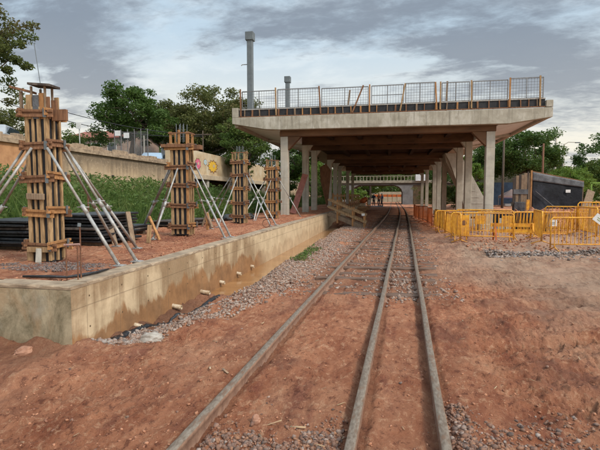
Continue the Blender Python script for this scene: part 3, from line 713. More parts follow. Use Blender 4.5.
def lone_rock(loc, s, lab, mat, rot=0):
    import bmesh
    bm = bmesh.new(); bmesh.ops.create_icosphere(bm, subdivisions=3, radius=1)
    for v in bm.verts:
        d = v.co.normalized(); k = 1 + .35 * float(vnoise(np.array([d.x * 2 + s[0] * 40]), np.array([d.y * 2 + d.z * 3]))[0])
        v.co = Vector((d.x * s[0], d.y * s[1], max(d.z, -.5) * s[2])) * k
    me = bpy.data.meshes.new('rock'); bm.to_mesh(me); bm.free(); me.materials.append(mat)
    o = bpy.data.objects.new('rock', me); COL.objects.link(o); o.location = loc; o.rotation_euler = (0, 0, rot); tag(o, lab, 'rock')
rockm = simple('pale_rock', (.42, .385, .34), (.27, .23, .19), 9, .9, .4)
redrock = simple('red_rock', (.40, .215, .14), (.26, .13, .085), 12, .9, .4)
lone_rock((-2.70, 4.72, float(ground_h(-2.7, 4.72)) + .03), (.13, .095, .085), 'pale grey rock among stones at the foot of the platform wall', rockm, .4)
lone_rock((-.92, 3.02, .03), (.035, .03, .045), 'pointed reddish stone on the gravel inside the left rail', redrock, 1)
lone_rock((-3.62, 3.86, .06), (.10, .07, .06), 'brown lump of earth against the end wall of the platform', redrock, 1.2)
lone_rock((-.33, 2.55, .03), (.035, .04, .03), 'whitish stone beside the middle rail at the bottom', rockm, 2)

# ------------------------------------------------------------------ station concourse over the track
BY = [20.6, 25.9, 29.0, 36.7, 40.6, 44.4, 53.0, 60.5]
XL, XR = -4.78, 4.2
def canopy():
    c = empty('station_concourse', (-.3, 20.0, 0)); off = Vector((.3, -20.0, 0))
    tag(c, 'raw concrete station concourse on columns spanning over the track', 'building')
    def put(m, name, mat, bevel=.0, parent=c, smooth=False):
        o = m.build(name, mat, parent, smooth, bevel); o.location = off if parent is c else (0, 0, 0); return o
    # front edge beam: deep in the middle, tapered under the cantilever ends
    m = MB(); m.prism([(-7.14, 4.94), (-5.6, 4.66), (-4.9, 4.62), (4.3, 4.60), (4.8, 4.60), (6.44, 4.82), (6.44, 5.20), (-7.14, 5.22)], 'y', 20.0, 20.32)
    put(m, 'edge_beam', M['conc_f'], .015)
    for a, b, t in ((-7.14, -6.84, 5.66), (6.18, 6.44, 5.50)):
        m = MB(); m.b(a, b, 20.0, 20.3, 5.223, t); put(m, 'upstand', M['conc_f'], .012)
    # deck slab over the columns, with cantilever wings as far as the third frame
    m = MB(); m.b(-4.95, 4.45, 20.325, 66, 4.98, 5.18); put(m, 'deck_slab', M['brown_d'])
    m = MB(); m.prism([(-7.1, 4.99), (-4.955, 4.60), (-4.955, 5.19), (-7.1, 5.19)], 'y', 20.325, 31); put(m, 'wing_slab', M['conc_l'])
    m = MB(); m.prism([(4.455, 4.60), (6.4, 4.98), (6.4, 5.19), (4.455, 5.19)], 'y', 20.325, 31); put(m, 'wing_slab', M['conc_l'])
    for x0, x1 in ((-7.12, -6.96), (6.26, 6.42)):
        m = MB(); m.b(x0, x1, 20.325, 31, 4.82, 5.192); put(m, 'side_beam', M['conc'])
    # transverse frames
    for k, y in enumerate(BY):
        m = MB(); bw = .42 if k else .40
        zb = 4.36 if k == 0 else 4.55
        poly = [(XL - .2, zb), (XR + .2, zb), (XR + .2, 4.978), (XL - .2, 4.978)]
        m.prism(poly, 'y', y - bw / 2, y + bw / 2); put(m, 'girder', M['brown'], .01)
        if 0 < k < 3:
            for s, xc, xe in ((-1, XL - .202, -6.95), (1, XR + .202, 6.25)):
                m = MB(); m.prism([(xc, zb + .02), (xe, 4.80), (xe, 4.928), (xc, 4.928)], 'y', y - .17, y + .17)
                put(m, 'cantilever_bracket', M['conc'], .008)
        for xc in (XL, XR):
            z0 = .62 if xc < 0 else .30
            m = MB(); m.b(xc - .175, xc + .175, y - .175, y + .175, z0, zb - .003)
            col = put(m, 'column', M['conc'], .018)
            # haunch towards the track
            sgn = 1 if xc < 0 else -1
            hl = .62 if k == 0 else .34; m = MB(); m.prism([(xc + sgn * .177, zb - hl), (xc + sgn * hl * 1.25, zb - .004), (xc + sgn * .177, zb - .004)], 'y', y - .15, y + .15); put(m, 'haunch', M['brown'] if k == 0 else M['conc'], .008)
            if xc > 0:
                m = MB(); m.b(xc - .36, xc + .36, y - .36, y + .36, -.2, .42 - .05 * (k > 0)); put(m, 'pedestal', M['conc'], .02)
    # secondary longitudinal joists
    for x in (-3.2, -1.6, 0, 1.6, 3.0):
        for a, b in zip([20.33] + BY, BY + [66]):
            if b - a < 1.0: continue
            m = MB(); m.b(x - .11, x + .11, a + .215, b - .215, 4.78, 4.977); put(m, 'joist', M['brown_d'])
    # closing beam at the far end
    m = MB(); m.b(-5.0, 4.5, 65.7, 66.05, 4.65, 5.16); put(m, 'edge_beam', M['brown'])
    # deck top screed
    m = MB(); m.b(-7.1, 6.4, 20.33, 66, 5.194, 5.23); put(m, 'deck_screed', M['conc'])
    return c
canopy()
# formwork band, posts and mesh on the deck edge
def deck_edge():
    f = empty('edge_formwork', (-.3, 20.0, 5.2)); off = Vector((.3, -20.0, -5.2))
    tag(f, 'strip of dark formwork boards with thin timber ribs along the deck edge', 'formwork')
    m = MB(); m.b(-6.82, 6.16, 20.09, 20.12, 5.232, 5.55); o = m.build('board', M['plyd'], f); o.location = off
    m = MB(); m.b(-6.82, 6.16, 20.06, 20.12, 5.553, 5.60); o = m.build('top_rail', M['steel'], f); o.location = off
    m = MB(); m.b(-6.82, 6.16, 20.02, 20.085, 5.224, 5.262); o = m.build('kicker', M['waler'], f); o.location = off
    x = -6.55; i = 0
    while x < 6.1:
        m = MB(); m.bar((x, 20.065, 5.266), (x + random.uniform(-.02, .02), 20.065, 5.55), random.choice((.035, .045, .07)), .045); o = m.build('rib', random.choice((M['wood_o'], M['waler'], M['wood_g'])), f); o.location = off
        x += random.uniform(.30, .5); i += 1
    # timber posts
    P = [(-6.72, -6.74, 6.50, 'first timber post at the left end of the deck edge'), (-5.05, -5.08, 6.50, 'timber post on the deck edge just left of the first column'),
         (-3.02, -3.10, 6.48, 'slightly leaning timber post on the deck edge left of the middle'), (-1.62, -1.15, 6.42, 'raking timber post on the deck edge, the leftmost that leans clearly'),
         (-.88, -.88, 6.44, 'upright timber post on the deck edge just left of the middle'), (.42, .62, 6.42, 'thin raking timber post right of the middle of the deck edge'),
         (1.93, 1.86, 6.42, 'left timber post of the close pair on the deck edge'), (2.07, 2.07, 6.42, 'right timber post of the close pair on the deck edge'),
         (3.32, 3.30, 6.42, 'wide timber post on the deck edge above the gap between right columns'), (4.80, 4.80, 6.45, 'tall orange timber post on the deck edge right of the right column'),
         (5.95, 5.93, 6.48, 'last timber post near the right end of the deck edge')]
    for a, b, z, lab in P:
        m = MB(); m.bar((a, 20.028, 5.27), (b, 20.028, z), .06, .05, up=(0, 1, 0)); o = m.build('timber_post', random.choice((M['wood_o'], M['wood'], M['waler'])), None)
        tag(o, lab, 'post', 'timber posts on the deck edge')
    # mesh panels between steel uprights
    edges = [(-6.70, -5.1), (-5.02, -3.1), (-3.0, -.95), (-.80, .55), (.65, 1.85), (2.15, 3.25), (3.38, 4.75), (4.85, 6.1)]
    word = ['first mesh fence panel at the left end of the deck edge', 'second mesh fence panel from the left, in front of the tall grey post', 'third mesh fence panel from the left on the deck edge',
            'mesh fence panel left of the deck middle, with a plain rail', 'mesh fence panel just right of the deck middle', 'narrow mesh fence panel right of the close pair of posts',
            'second mesh fence panel from the right end of the deck edge', 'last mesh fence panel at the right end of the deck edge']
    for i, (a, b) in enumerate(edges):
        p = empty('fence_panel', ((a + b) / 2, 20.2, 5.6)); of = Vector((-(a + b) / 2, -20.2, -5.6)); tag(p, word[i], 'fence panel', 'mesh fence panels on the deck edge')
        z0, z1 = 5.603, 6.42 + .03 * math.sin(i * 2)
        m = MB(); 
        m.bar((a, 20.2, z0), (a, 20.2, z1), .035, .035); m.bar((b, 20.2, z0), (b, 20.2, z1), .035, .035); m.bar((a, 20.2, z1), (b, 20.2, z1), .035, .035); m.bar((a, 20.2, z0 + .03), (b, 20.2, z0 + .03), .03, .03)
        m.bar(((a + b) / 2, 20.2, z0), ((a + b) / 2, 20.2, z1), .03, .03)
        o = m.build('frame', M['wire'], p); o.location = of
        m = MB(); st = .115
        x = a + st
        while x < b: m.tube([(x, 20.215, z0), (x, 20.215, z1)], .0055, 4, cap=False); x += st
        z = z0 + st
        if i != 3:
            while z < z1: m.tube([(a, 20.222, z), (b, 20.222, z)], .0055, 4, cap=False); z += st
        else: m.tube([(a, 20.222, (z0 + z1) / 2), (b, 20.222, (z0 + z1) / 2)], .016, 6, cap=False)
        o = m.build('wire_mesh', M['wire'], p); o.location = of
    # tall square steel posts with box heads
    for (x, y, zt, lab) in ((-6.87, 22.0, 9.72, 'tall grey square steel post with a box head at the left of the deck'), (-6.90, 30.6, 9.75, 'farther grey steel post with a box head on the deck, looking shorter')):
        px_ = x
        p = empty('steel_post', (px_, y, 5.23)); tag(p, lab, 'post')
        m = MB(); m.b(-.135, .135, -.135, .135, 0, zt - 5.23 - .40); m.build('shaft', M['steel_d'], p, bevel=.02)
        m = MB(); m.b(-.2, .2, -.2, .2, zt - 5.23 - .398, zt - 5.23); m.build('box_head', M['steel_d'], p, bevel=.015)
        m = MB(); m.b(-.27, .27, -.27, .27, .0, .03); m.build('base_plate', M['steel_d'], p)
        if y < 30:
            for zz in (1.6, 2.95):
                m = MB(); m.tube([(-.15, 0, zz), (-.42, 0, zz), (-.47, 0, zz - .05)], .022, 6); m.build('step_iron', M['steel'], p)
    # guard rails standing further back on the deck
    for (x0, x1, y, zt, lab) in ((-6.4, -4.3, 25.5, 6.35, 'low tube guard rail on the deck behind the tall grey post'), (3.9, 6.0, 25.5, 6.55, 'tube guard rail on the deck behind the right end mesh'), (4.4, 5.6, 30, 6.6, 'farther small tube guard rail at the right of the deck')):
        p = empty('guard_rail', ((x0 + x1) / 2, y, 5.23)); of = Vector((-(x0 + x1) / 2, -y, -5.23)); tag(p, lab, 'guard rail')
        m = MB()
        for t in np.linspace(0, 1, 4): m.tube([(x0 + (x1 - x0) * t, y, 5.23), (x0 + (x1 - x0) * t, y, zt)], .024, 6)
        o = m.build('uprights', M['steel_d'], p); o.name = 'upright_frame'; o.location = of
        m = MB()
        for z in (zt, (zt + 5.3) / 2 + .1): m.tube([(x0, y, z), (x1, y, z)], .022, 6)
        o = m.build('rail_tube', M['steel_d'], p); o.location = of
    for (a, b, lab) in (((-2.0, 21.4, 5.25), (-1.85, 21.4, 6.55), 'upright timber behind the mesh left of the deck middle'), ((-2.6, 22, 5.25), (-1.8, 22, 5.75), 'timber strut leaning low behind the mesh left of the middle'),
                        ((2.45, 21.4, 5.25), (2.5, 21.4, 6.75), 'timber upright poking above the mesh right of the close pair'), ((3.0, 22, 5.25), (3.6, 22, 5.9), 'low timber strut leaning behind the right hand mesh')):
        m = MB(); m.bar(a, b, .08, .05); tag(m.build('timber_strut', M['wood_g']), lab, 'timber', 'loose timbers on the deck')
deck_edge()

# ------------------------------------------------------------------ column formwork on the platform
def formwork(x0, y0, label, rz=0., full=True, seed=1, thin=1.0):
    rs = random.Random(seed)
    t = empty('column_formwork', (x0, y0, .70), rz); t.scale = (.63, .52, 1) if seed == 3 else (.80, .60, 1); tag(t, label, 'formwork', 'column formworks on the platform')
    h = .225                                              # half side of the form box
    Z1 = 2.20
    m = MB(); m.b(-h, h, -h, h, .02, Z1 - .05); m.build('form_panel', M['plyd'], t)
    d = .052
    for face in range(4):
        rot = Matrix.Rotation(face * math.pi / 2, 4, 'Z')
        n = 4 if face % 2 == 0 else 3
        for i in range(n):
            px_ = -h + .015 + (2 * h - .03) * i / (n - 1) + rs.uniform(-.012, .012); ww = rs.choice((.048, .056, .066, .08)) * thin
            if i == n - 1: px_ = h + .01; ww = .07
            z0, z1 = rs.uniform(.0, .06), Z1 - rs.uniform(0, .07)
            m = MB(); m.b(px_ - ww / 2, px_ + ww / 2, -h - d, -h - .002, z0, z1)
            o = m.build('batten', M['wood'] if rs.random() < .75 else M['wood_o'], t, bevel=.004); o.matrix_local = rot @ Matrix.Identity(4)
        for k, z in enumerate((.23, .70, 1.18, 1.62, 2.06)):
            if not full and k == 4: pass
            zz = z + (.045 if face % 2 else -.0) + rs.uniform(-.015, .015); L = h + .16 + rs.uniform(-.03, .07); y = -h - d - .002
            m = MB(); til = rs.uniform(-.012, .012)
            for dz in (-.034, .034): m.bar((-L, y - .030, zz + dz - til), (L, y - .030, zz + dz + til), .055, .034)
            m.bar((-L, y - .018, zz - til), (L, y - .018, zz + til), .02, .03)
            o = m.build('waler', M['waler'] if rs.random() < .8 else M['wood_o'], t, bevel=.003); o.matrix_local = rot
            m = MB(); m.b(h + .015, h + .085, y - .085, y - .062, zz - .06, zz + .06); o = m.build('clamp', M['steel_d'], t); o.matrix_local = rot
    return t
FW = [(-4.78, 5.58, .03, 'nearest and largest column formwork, with a flat board and a thin rod on top'), (-4.80, 9.95, .04, 'second column formwork along the platform, with a square open top of boards'),
      (-5.0, 14.75, .02, 'third column formwork along the platform, slim with pale top'), (-4.78, 18.3, .02, 'farthest column formwork, right before the first concrete column')]
def fw_all():
    ts = [formwork(x, y, l, rz, True, i + 3) for i, (x, y, rz, l) in enumerate(FW)]
    # what sticks out on top
    t = ts[0]
    for (a, b, c_, zt, mt) in ((-.15, -.26, .13, 2.33, 'wood'), (.02, -.27, .13, 2.32, 'greyp'), (.13, -.22, .12, 2.35, 'wood_o'), (.26, -.2, .11, 2.30, 'waler'), (-.24, .1, .08, 2.34, 'wood_g'), (.24, .18, .10, 2.33, 'wood'), (.36, -.1, .14, 2.26, 'waler')):
        m = MB(); m.b(a - c_ / 2, a + c_ / 2, b - .02, b + .02, 2.0, zt); m.build('top_board', M[mt], t)
    m = MB(); m.box((.12, -.1, 2.462), (.50, .5, .030), (.02, .05, .1)); m.build('cap_board', M['browns'], t)
    for x, y in ((-.1, -.24), (.22, -.22), (.2, .08), (-.1, .1)):
        m = MB(); m.b(x - .02, x + .02, y - .02, y + .02, 2.10, 2.445); m.build('cap_leg', M['wood_g'], t)
    m = MB(); m.bar((-.66, -.16, 2.46), (-.10, -.10, 2.37), .14, .03); m.build('loose_board', M['waler'], t)
    m = MB(); m.bar((-.44, -.12, 2.06), (-.44, -.12, 2.40), .06, .05); m.build('board_leg', M['wood_g'], t)
    m = MB(); m.tube([(.02, .0, 2.1), (-.03, .0, 2.5), (-.16, .02, 3.06)], .008, 6); m.build('reinforcing_rod', M['steel_d'], t)
    m = MB(); m.box((-.03, -.335, .955 - .02), (.42, .07, .085), (0, .02, 0)); m.build('plank_offcut', M['wood_g'], t, bevel=.01)
    m = MB(); m.box((-.26, -.22, .08), (.14, .14, .22)); m.build('foot_block', M['wood'], t, bevel=.006)
    m = MB(); m.box((.05, -.42, .10), (.12, .05, .24), (-.25, 0, .1)); m.build('foot_wedge', M['conc'], t, bevel=.006)
    m = MB(); m.box((0, -.36, .20), (.52, .05, .07), (0, 0, 0)); m.build('foot_rail', M['wood'], t)
    m = MB(); m.b(.33, .66, -.16, -.06, 1.98, 2.13); m.build('side_waler', M['waler'], t)
    # open box of boards above the others
    for k, t in enumerate(ts[1:]):
        for a, b, sx, sy in ((-.26, -.24, .07, .05), (.0, -.26, .06, .05), (.26, -.25, .09, .06), (-.26, .22, .06, .05), (.26, .22, .07, .05)):
            m = MB(); m.b(a - sx / 2, a + sx / 2, b - sy / 2, b + sy / 2, 2.1, 2.42 + random.uniform(-.06, .05)); m.build('top_board', M['wood_o'] if k == 0 else M['wood'], t)
        m = MB(); m.b(-.32, .34, -.30, -.28, 2.38, 2.41); m.b(-.32, -.30, -.28, .25, 2.38, 2.41); m.b(.32, .34, -.28, .25, 2.38, 2.41); m.build('top_frame', M['waler'], t)
        m = MB()
        for a in (-.12, .0, .12):
            for b in (-.12, .12): m.tube([(a, b, 2.2), (a + random.uniform(-.02, .02), b, 2.62)], .012, 5)
        m.build('reinforcing_cage', M['steel_d'], t)
        if k == 0:
            m = MB(); m.box((-.05, -.35, 2.10), (.92, .10, .07), (0, 0, .05)); m.build('long_waler', M['waler'], t); m = MB(); m.box((.46, -.1, 2.07), (.34, .3, .10)); m.build('side_waler', M['waler'], t)
    return ts
fw_all()
# raking steel props
def prop(a, b, label):
    a = Vector(a); b = Vector(b); p = empty('steel_prop', a); tag(p, label, 'prop', 'raking steel props of the formworks')
    d = b - a; L = d.length; d.normalize()
    k = .48 + .06 * random.random()
    m = MB(); m.tube([d * .05, d * L * k], .024, 10); m.build('outer_tube', M['steel'], p, True)
    m = MB(); m.tube([d * (L * k + .002), d * (L - .03)], .018, 10); m.build('inner_tube', M['steel'], p, True)
    m = MB(); m.tube([d * (L * k - .10), d * (L * k + .03)], .030, 10); m.tube([d * (L * k) + Vector((-.09, 0, .0)), d * (L * k) + Vector((.09, 0, .0))], .009, 6); m.build('collar', M['steel'], p, True)
    m = MB(); m.box((0, 0, .012), (.14, .12, .016)); m.tube([(0, 0, .02), d * .08], .018, 8); m.build('foot_plate', M['steel'], p)
zt = .70
def props_for(i, x0, y0, name, feet):
    for (fx, fy, ax, ay, az, w_) in feet:
        prop((fx, fy, zt + .005), (x0 + ax * (.68 if i == 0 else .82), y0 + ay * (.60 if i == 0 else .68), zt + az), f'{w_} {name}')
props_for(0, -4.78, 5.58, 'nearest formwork', [
    (-3.52, 5.38, .30, -.33, 1.62, 'front one of two steel props falling to the platform edge from the'), (-3.50, 5.78, .36, .18, 1.66, 'rear one of two steel props falling to the platform edge from the'),
    (-5.35, 4.55, .02, -.36, 1.62, 'pale steel prop falling forward to lower left from the front of the'), (-6.15, 5.25, -.33, -.15, 1.62, 'long steel prop falling left out of the picture from the'),
    (-6.3, 5.8, -.36, .2, 1.6, 'rear dark steel prop falling left from the'), (-4.92, 7.46, .2, .36, 1.6, 'steel prop falling away behind the'), (-4.38, 7.25, .32, .36, 1.58, 'second prop falling away behind, right side of the')])
props_for(1, -4.80, 9.95, 'second formwork', [
    (-3.52, 9.35, .33, -.25, 1.66, 'front steel prop falling to the platform edge from the'), (-3.50, 9.65, .36, .1, 1.68, 'rear steel prop falling to the platform edge from the'),
    (-4.95, 8.80, .02, -.36, 1.60, 'steel prop falling forward from the front of the'), (-6.3, 10.6, -.33, -.1, 1.62, 'front steel prop falling left from the'), (-6.5, 11.0, -.36, .1, 1.62, 'middle steel prop falling left from the'),
    (-6.6, 11.9, -.34, .25, 1.62, 'rear steel prop falling left from the'), (-4.9, 11.9, .1, .36, 1.6, 'prop falling away behind the')])
props_for(2, -5.0, 14.75, 'third formwork', [
    (-3.55, 13.35, .33, -.25, 1.66, 'front steel prop falling to the platform edge from the'), (-3.52, 13.9, .36, .1, 1.68, 'rear steel prop falling to the platform edge from the'),
    (-4.95, 12.55, .0, -.36, 1.60, 'steel prop falling forward from the front of the'), (-6.55, 15.1, -.34, -.1, 1.62, 'front steel prop falling left from the'), (-6.5, 15.9, -.34, .2, 1.62, 'rear steel prop falling left from the')])
props_for(3, -4.78, 18.3, 'farthest formwork', [
    (-3.62, 18.6, .33, -.1, 1.66, 'steel prop falling to the platform edge from the'), (-4.85, 16.0, -.0, -.36, 1.60, 'steel prop falling forward from the front of the'), (-5.9, 17.6, -.34, -.1, 1.62, 'steel prop falling left from the')])

# ------------------------------------------------------------------ clutter on the platform
def stack(x0, x1, y0, y1, n, lab, seed, tz=.055):
    rs = random.Random(seed); t = empty('panel_stack', ((x0 + x1) / 2, (y0 + y1) / 2, .70)); tag(t, lab, 'panel stack', 'stacks of black form panels on the platform')
    hx, hy = (x1 - x0) / 2, (y1 - y0) / 2; z = .06
    for s in (-.6, .6): m = MB(); m.b(-hx + .05, hx - .05, s * hy - .05, s * hy + .05, -.02, .058); m.build('bearer', M['wood_g'], t)
    for i in range(n):
        m = MB(); dx, dy = rs.uniform(-.06, .06), rs.uniform(-.08, .08); a = rs.uniform(-.03, .03)
        m.box((dx, dy, z + tz / 2), (2 * hx, 2 * hy, tz - .012), (rs.uniform(-.006, .006), rs.uniform(-.01, .01), a))
        m.build('panel', M['blackp'] if rs.random() < .8 else M['browns'], t, bevel=.008); z += tz + rs.uniform(0, .012)
stack(-7.0, -6.0, 6.55, 8.0, 8, 'stack of black form panels behind and left of the nearest formwork', 1)
stack(-6.2, -5.25, 7.4, 8.7, 9, 'stack of black form panels just right of the nearest formwork', 2)
stack(-6.6, -6.0, 9.4, 10.6, 3, 'low stack of black form panels before the second formwork', 3)
stack(-6.9, -5.9, 12.0, 14.2, 3, 'flat low stack of dark panels beyond the second formwork', 5, .05)
def stakes():
    L = [((-4.95, 8.05, .70), (-5.15, 8.2, 1.32), .09, 'wood_g', 'thick grey timber stake leaning left before the second formwork'), ((-4.72, 8.22, .70), (-4.70, 8.25, 1.06), .075, 'wood', 'short pale timber stake beside the thick leaning stake'),
         ((-4.80, 8.82, .70), (-5.08, 8.9, 1.20), .06, 'wood_o', 'thin timber stake leaning left just before the second formwork'), ((-5.15, 7.75, .70), (-5.35, 7.9, 1.05), .10, 'wood_g', 'stubby dark timber stake by the middle panel stack'),
         ((-4.94, 11.75, .70), (-4.95, 11.75, 1.16), .075, 'wood_o', 'timber stake standing right behind the second formwork'), ((-5.15, 12.6, .70), (-5.35, 12.7, 1.15), .07, 'wood_g', 'timber stake leaning left beyond the second formwork'),
         ((-5.6, 12.9, .70), (-5.45, 12.9, 1.1), .07, 'wood_g', 'timber stake leaning right beyond the second formwork'), ((-5.2, 17.0, .70), (-5.05, 17.1, 1.45), .05, 'white', 'whitish stake leaning beside the farthest formwork'),
         ((-6.55, 8.9, .70), (-6.55, 8.9, 1.65), .035, 'rust', 'thin rusty rod standing upright before the weeds'), ((-6.4, 9.9, .70), (-6.9, 9.4, 1.6), .03, 'wood_g', 'thin raking stick beside the low panel stack')]
    for a, b, s, mt, lab in L:
        m = MB(); m.bar(a, b, s, s * .6); tag(m.build('timber_stake', M[mt], bevel=.004), lab, 'stake', 'stakes on the platform')
    # starter bars at the corner
    t = empty('starter_bars', (-3.42, 4.42, .70)); tag(t, 'three thin starter bars with a tied cap at the platform corner', 'rebar')
    for x, y, z in ((-.10, -.04, .42), (0.02, .04, .62), (.05, -.05, .40)):
        m = MB(); m.tube([(x, y, -.05), (x + .004, y, z)], .008, 6); m.build('bar', M['rust'], t)
    m = MB(); m.tube([(-.12, -.04, .40), (.06, -.02, .41)], .013, 6); m.build('cross_tie', simple('pinkish_tie', (.42, .25, .21), None, 20), t)
    m = MB(); m.tube([(.02, .03, .60), (.02, .04, .64)], .02, 8); m.build('bar_cap', M['steel_d'], t)
    # coil of wire at the edge further down
    m = MB(); m.tube([(-3.42 + .12 * math.cos(a), 12.4 + .04 * math.sin(a), .86 + .11 * math.sin(a)) for a in np.linspace(0, 6.28, 16)], .012, 6); tag(m.build('wire_ring', M['rust']), 'small rusty wire ring standing on the platform edge', 'wire ring')
    for (x, y, s, lab) in ((-5.9, 16.2, .3, 'dark rubbish bag beside the third formwork'), (-5.6, 17.6, .26, 'dark lump of rubbish before the farthest formwork')):
        lone = None; lone_rock((x, y, .78), (s, s * .8, s * .6), lab, M['blackp'], 1); bpy.data.objects[-1] if False else None
stakes()
for o in bpy.data.objects:
    if o.get('category') == 'rock' and 'rubbish' in o.get('label', ''): o.name = 'rubbish_bag'; o['category'] = 'rubbish bag'

def raking_boards():
    m = MB(); m.bar((-4.75, 22.2, .75), (-4.30, 23.2, 2.75), .30, .06, up=(0, 1, 0)); tag(m.build('steel_trough', simple('red_primer', (.34, .135, .10), (.22, .085, .065), 6, .7)), 'reddish steel trough leaning behind the first left column', 'trough')
    m = MB(); m.prism([(-4.45, 2.6), (-4.05, 1.0), (-3.95, 1.0), (-3.75, 3.3), (-4.1, 3.75), (-4.5, 3.5)], 'y', 29.5, 29.56); tag(m.build('brown_sheet', M['waler'], bevel=.01), 'brown board hanging beside the left columns under the concourse', 'board')
raking_boards()

# ------------------------------------------------------------------ timber stair and railings left of the track
def timber_stair():
    t = empty('timber_stair', (-2.3, 24, 0)); tag(t, 'rough timber stair with sloping handrails from the platform to the track', 'stair')
    of = Vector((2.3, -24, 0))
    def put(m, n, mt='wood_o'): o = m.build(n, M[mt], t); o.location = of
    for y in (23.6, 24.6):
        m = MB(); m.bar((-3.1, y, .68), (-1.35, y, .0), .05, .22); put(m, 'stringer', 'wood_g')
        for x, z0, z1 in ((-2.65, .2, 1.42), (-1.85, .0, 1.02), (-1.25, -.05, .72)): m = MB(); m.bar((x, y - .03, z0), (x, y - .03, z1), .09, .06); put(m, 'post', 'wood_o')
        for dz in (0, -.38): m = MB(); m.bar((-3.15, y - .07, 1.45 + dz), (-1.15, y - .07, .62 + dz), .04, .11); put(m, 'handrail', 'wood')
    for k in range(4): m = MB(); m.box((-2.9 + .42 * k, 24.1, .58 - .16 * k), (.30, .94, .04)); put(m, 'tread', 'wood_g')
    m = MB(); m.box((-1.3, 23.5, .66), (.16, .02, .12)); put(m, 'notice', 'white')
timber_stair()
def timber_rail(x, y0, y1, z, lab, seed):
    t = empty('timber_railing', (x, (y0 + y1) / 2, z)); tag(t, lab, 'railing', 'timber railings along the left of the track'); of = Vector((-x, -(y0 + y1) / 2, -z))
    for y in np.linspace(y0, y1, max(3, int((y1 - y0) / 1.6))): m = MB(); m.bar((x, y, z - .1), (x, y, z + 1.1), .08, .08); o = m.build('post', M['wood_o'], t); o.location = of
    for dz in (.45, .95): m = MB(); m.bar((x + .06, y0, z + dz), (x + .06, y1, z + dz), .03, .12); o = m.build('rail_board', M['wood'], t); o.location = of
timber_rail(-3.3, 27, 34, .68, 'nearer timber railing on the platform edge behind the timber stair', 1)
timber_rail(-3.1, 36, 48, .68, 'farther timber railing on the platform edge deep under the concourse', 2)
for (a, b, lab) in (((-2.9, 40, .02), (-2.4, 46, .9), 'first raking pile of orange boards under the concourse'), ((-2.6, 47, .02), (-2.3, 52, .8), 'second pile of orange boards farther under the concourse')):
    m = MB()
    for k in range(6): m.bar((a[0] + .07 * k, a[1], a[2] + .12 * k + .05), (b[0] + .05 * k, b[1], a[2] + .10 * k + .06), .25, .05)
    tag(m.build('board_pile', M['wood_o']), lab, 'timber pile')

# ------------------------------------------------------------------ concrete stair on the right
def conc_stair():
    t = empty('concrete_stair', (6.0, 35, 0)); of = Vector((-6.0, -35, 0)); tag(t, 'pale concrete stair flight slanting down behind the right columns', 'stair')
    n = 15; x0, x1, z0, z1 = 4.55, 7.0, .1, 4.75
    poly = []
    for k in range(n):
        a = x1 - (x1 - x0) * k / n; zz = z0 + (z1 - z0) * (k + 1) / n; zl = z0 + (z1 - z0) * k / n
        poly += [(a, zl), (a, zz)]
    poly += [(x0, z1), (x0 - .55, z1), (x0 - .45, z1 - .6), (5.05, 2.3), (5.3, .1)]
    m = MB(); m.prism(poly, 'y', 35.0, 36.7); o = m.build('flight', M['conc'], t); o.location = of
    m = MB(); m.prism([(x0 - .55, z1 + .0), (x0 + .5, z1), (x1 + .25, .65), (x1 + .25, .1), (5.6, .1), (5.1, 2.0), (4.35, 4.1)], 'y', 34.8, 34.995); o = m.build('parapet', M['conc'], t, bevel=.01); o.location = of
    for k in range(5):
        z = .6 + .45 * k; m = MB(); m.b(5.7 - .0 * k, x1 - .05 - .25 * k * 1.0, 34.78, 34.797, z, z + .03); o = m.build('lift_line', M['conc'], t); o.location = of
conc_stair()

# ------------------------------------------------------------------ barriers
def barrier_proto(mat, name='crowd_barrier', bars=13, L=2.0, H=1.0):
    t = empty(name)
    m = MB(); r = .023
    m.tube([(-L / 2, 0, .10), (-L / 2, 0, H - .06), (-L / 2 + .06, 0, H), (L / 2 - .06, 0, H), (L / 2, 0, H - .06), (L / 2, 0, .10)], r, 8); m.tube([(-L / 2, 0, .2), (L / 2, 0, .2)], .019, 8)
    m.build('frame', mat, t, True)
    m = MB()
    for k in range(1, bars): x = -L / 2 + L * k / bars; m.tube([(x, 0, .2), (x, 0, H - .003)], .011, 6, cap=False)
    m.build('bar_infill', mat, t, True)
    for x in (-L / 2 + .12, L / 2 - .12):
        m = MB(); m.tube([(x, -.28, .015), (x, -.04, .10), (x, .04, .10), (x, .28, .015)], .018, 6); m.tube([(x, 0, .10), (x, 0, .21)], .018, 6); m.build('foot', mat, t, True)
    return t
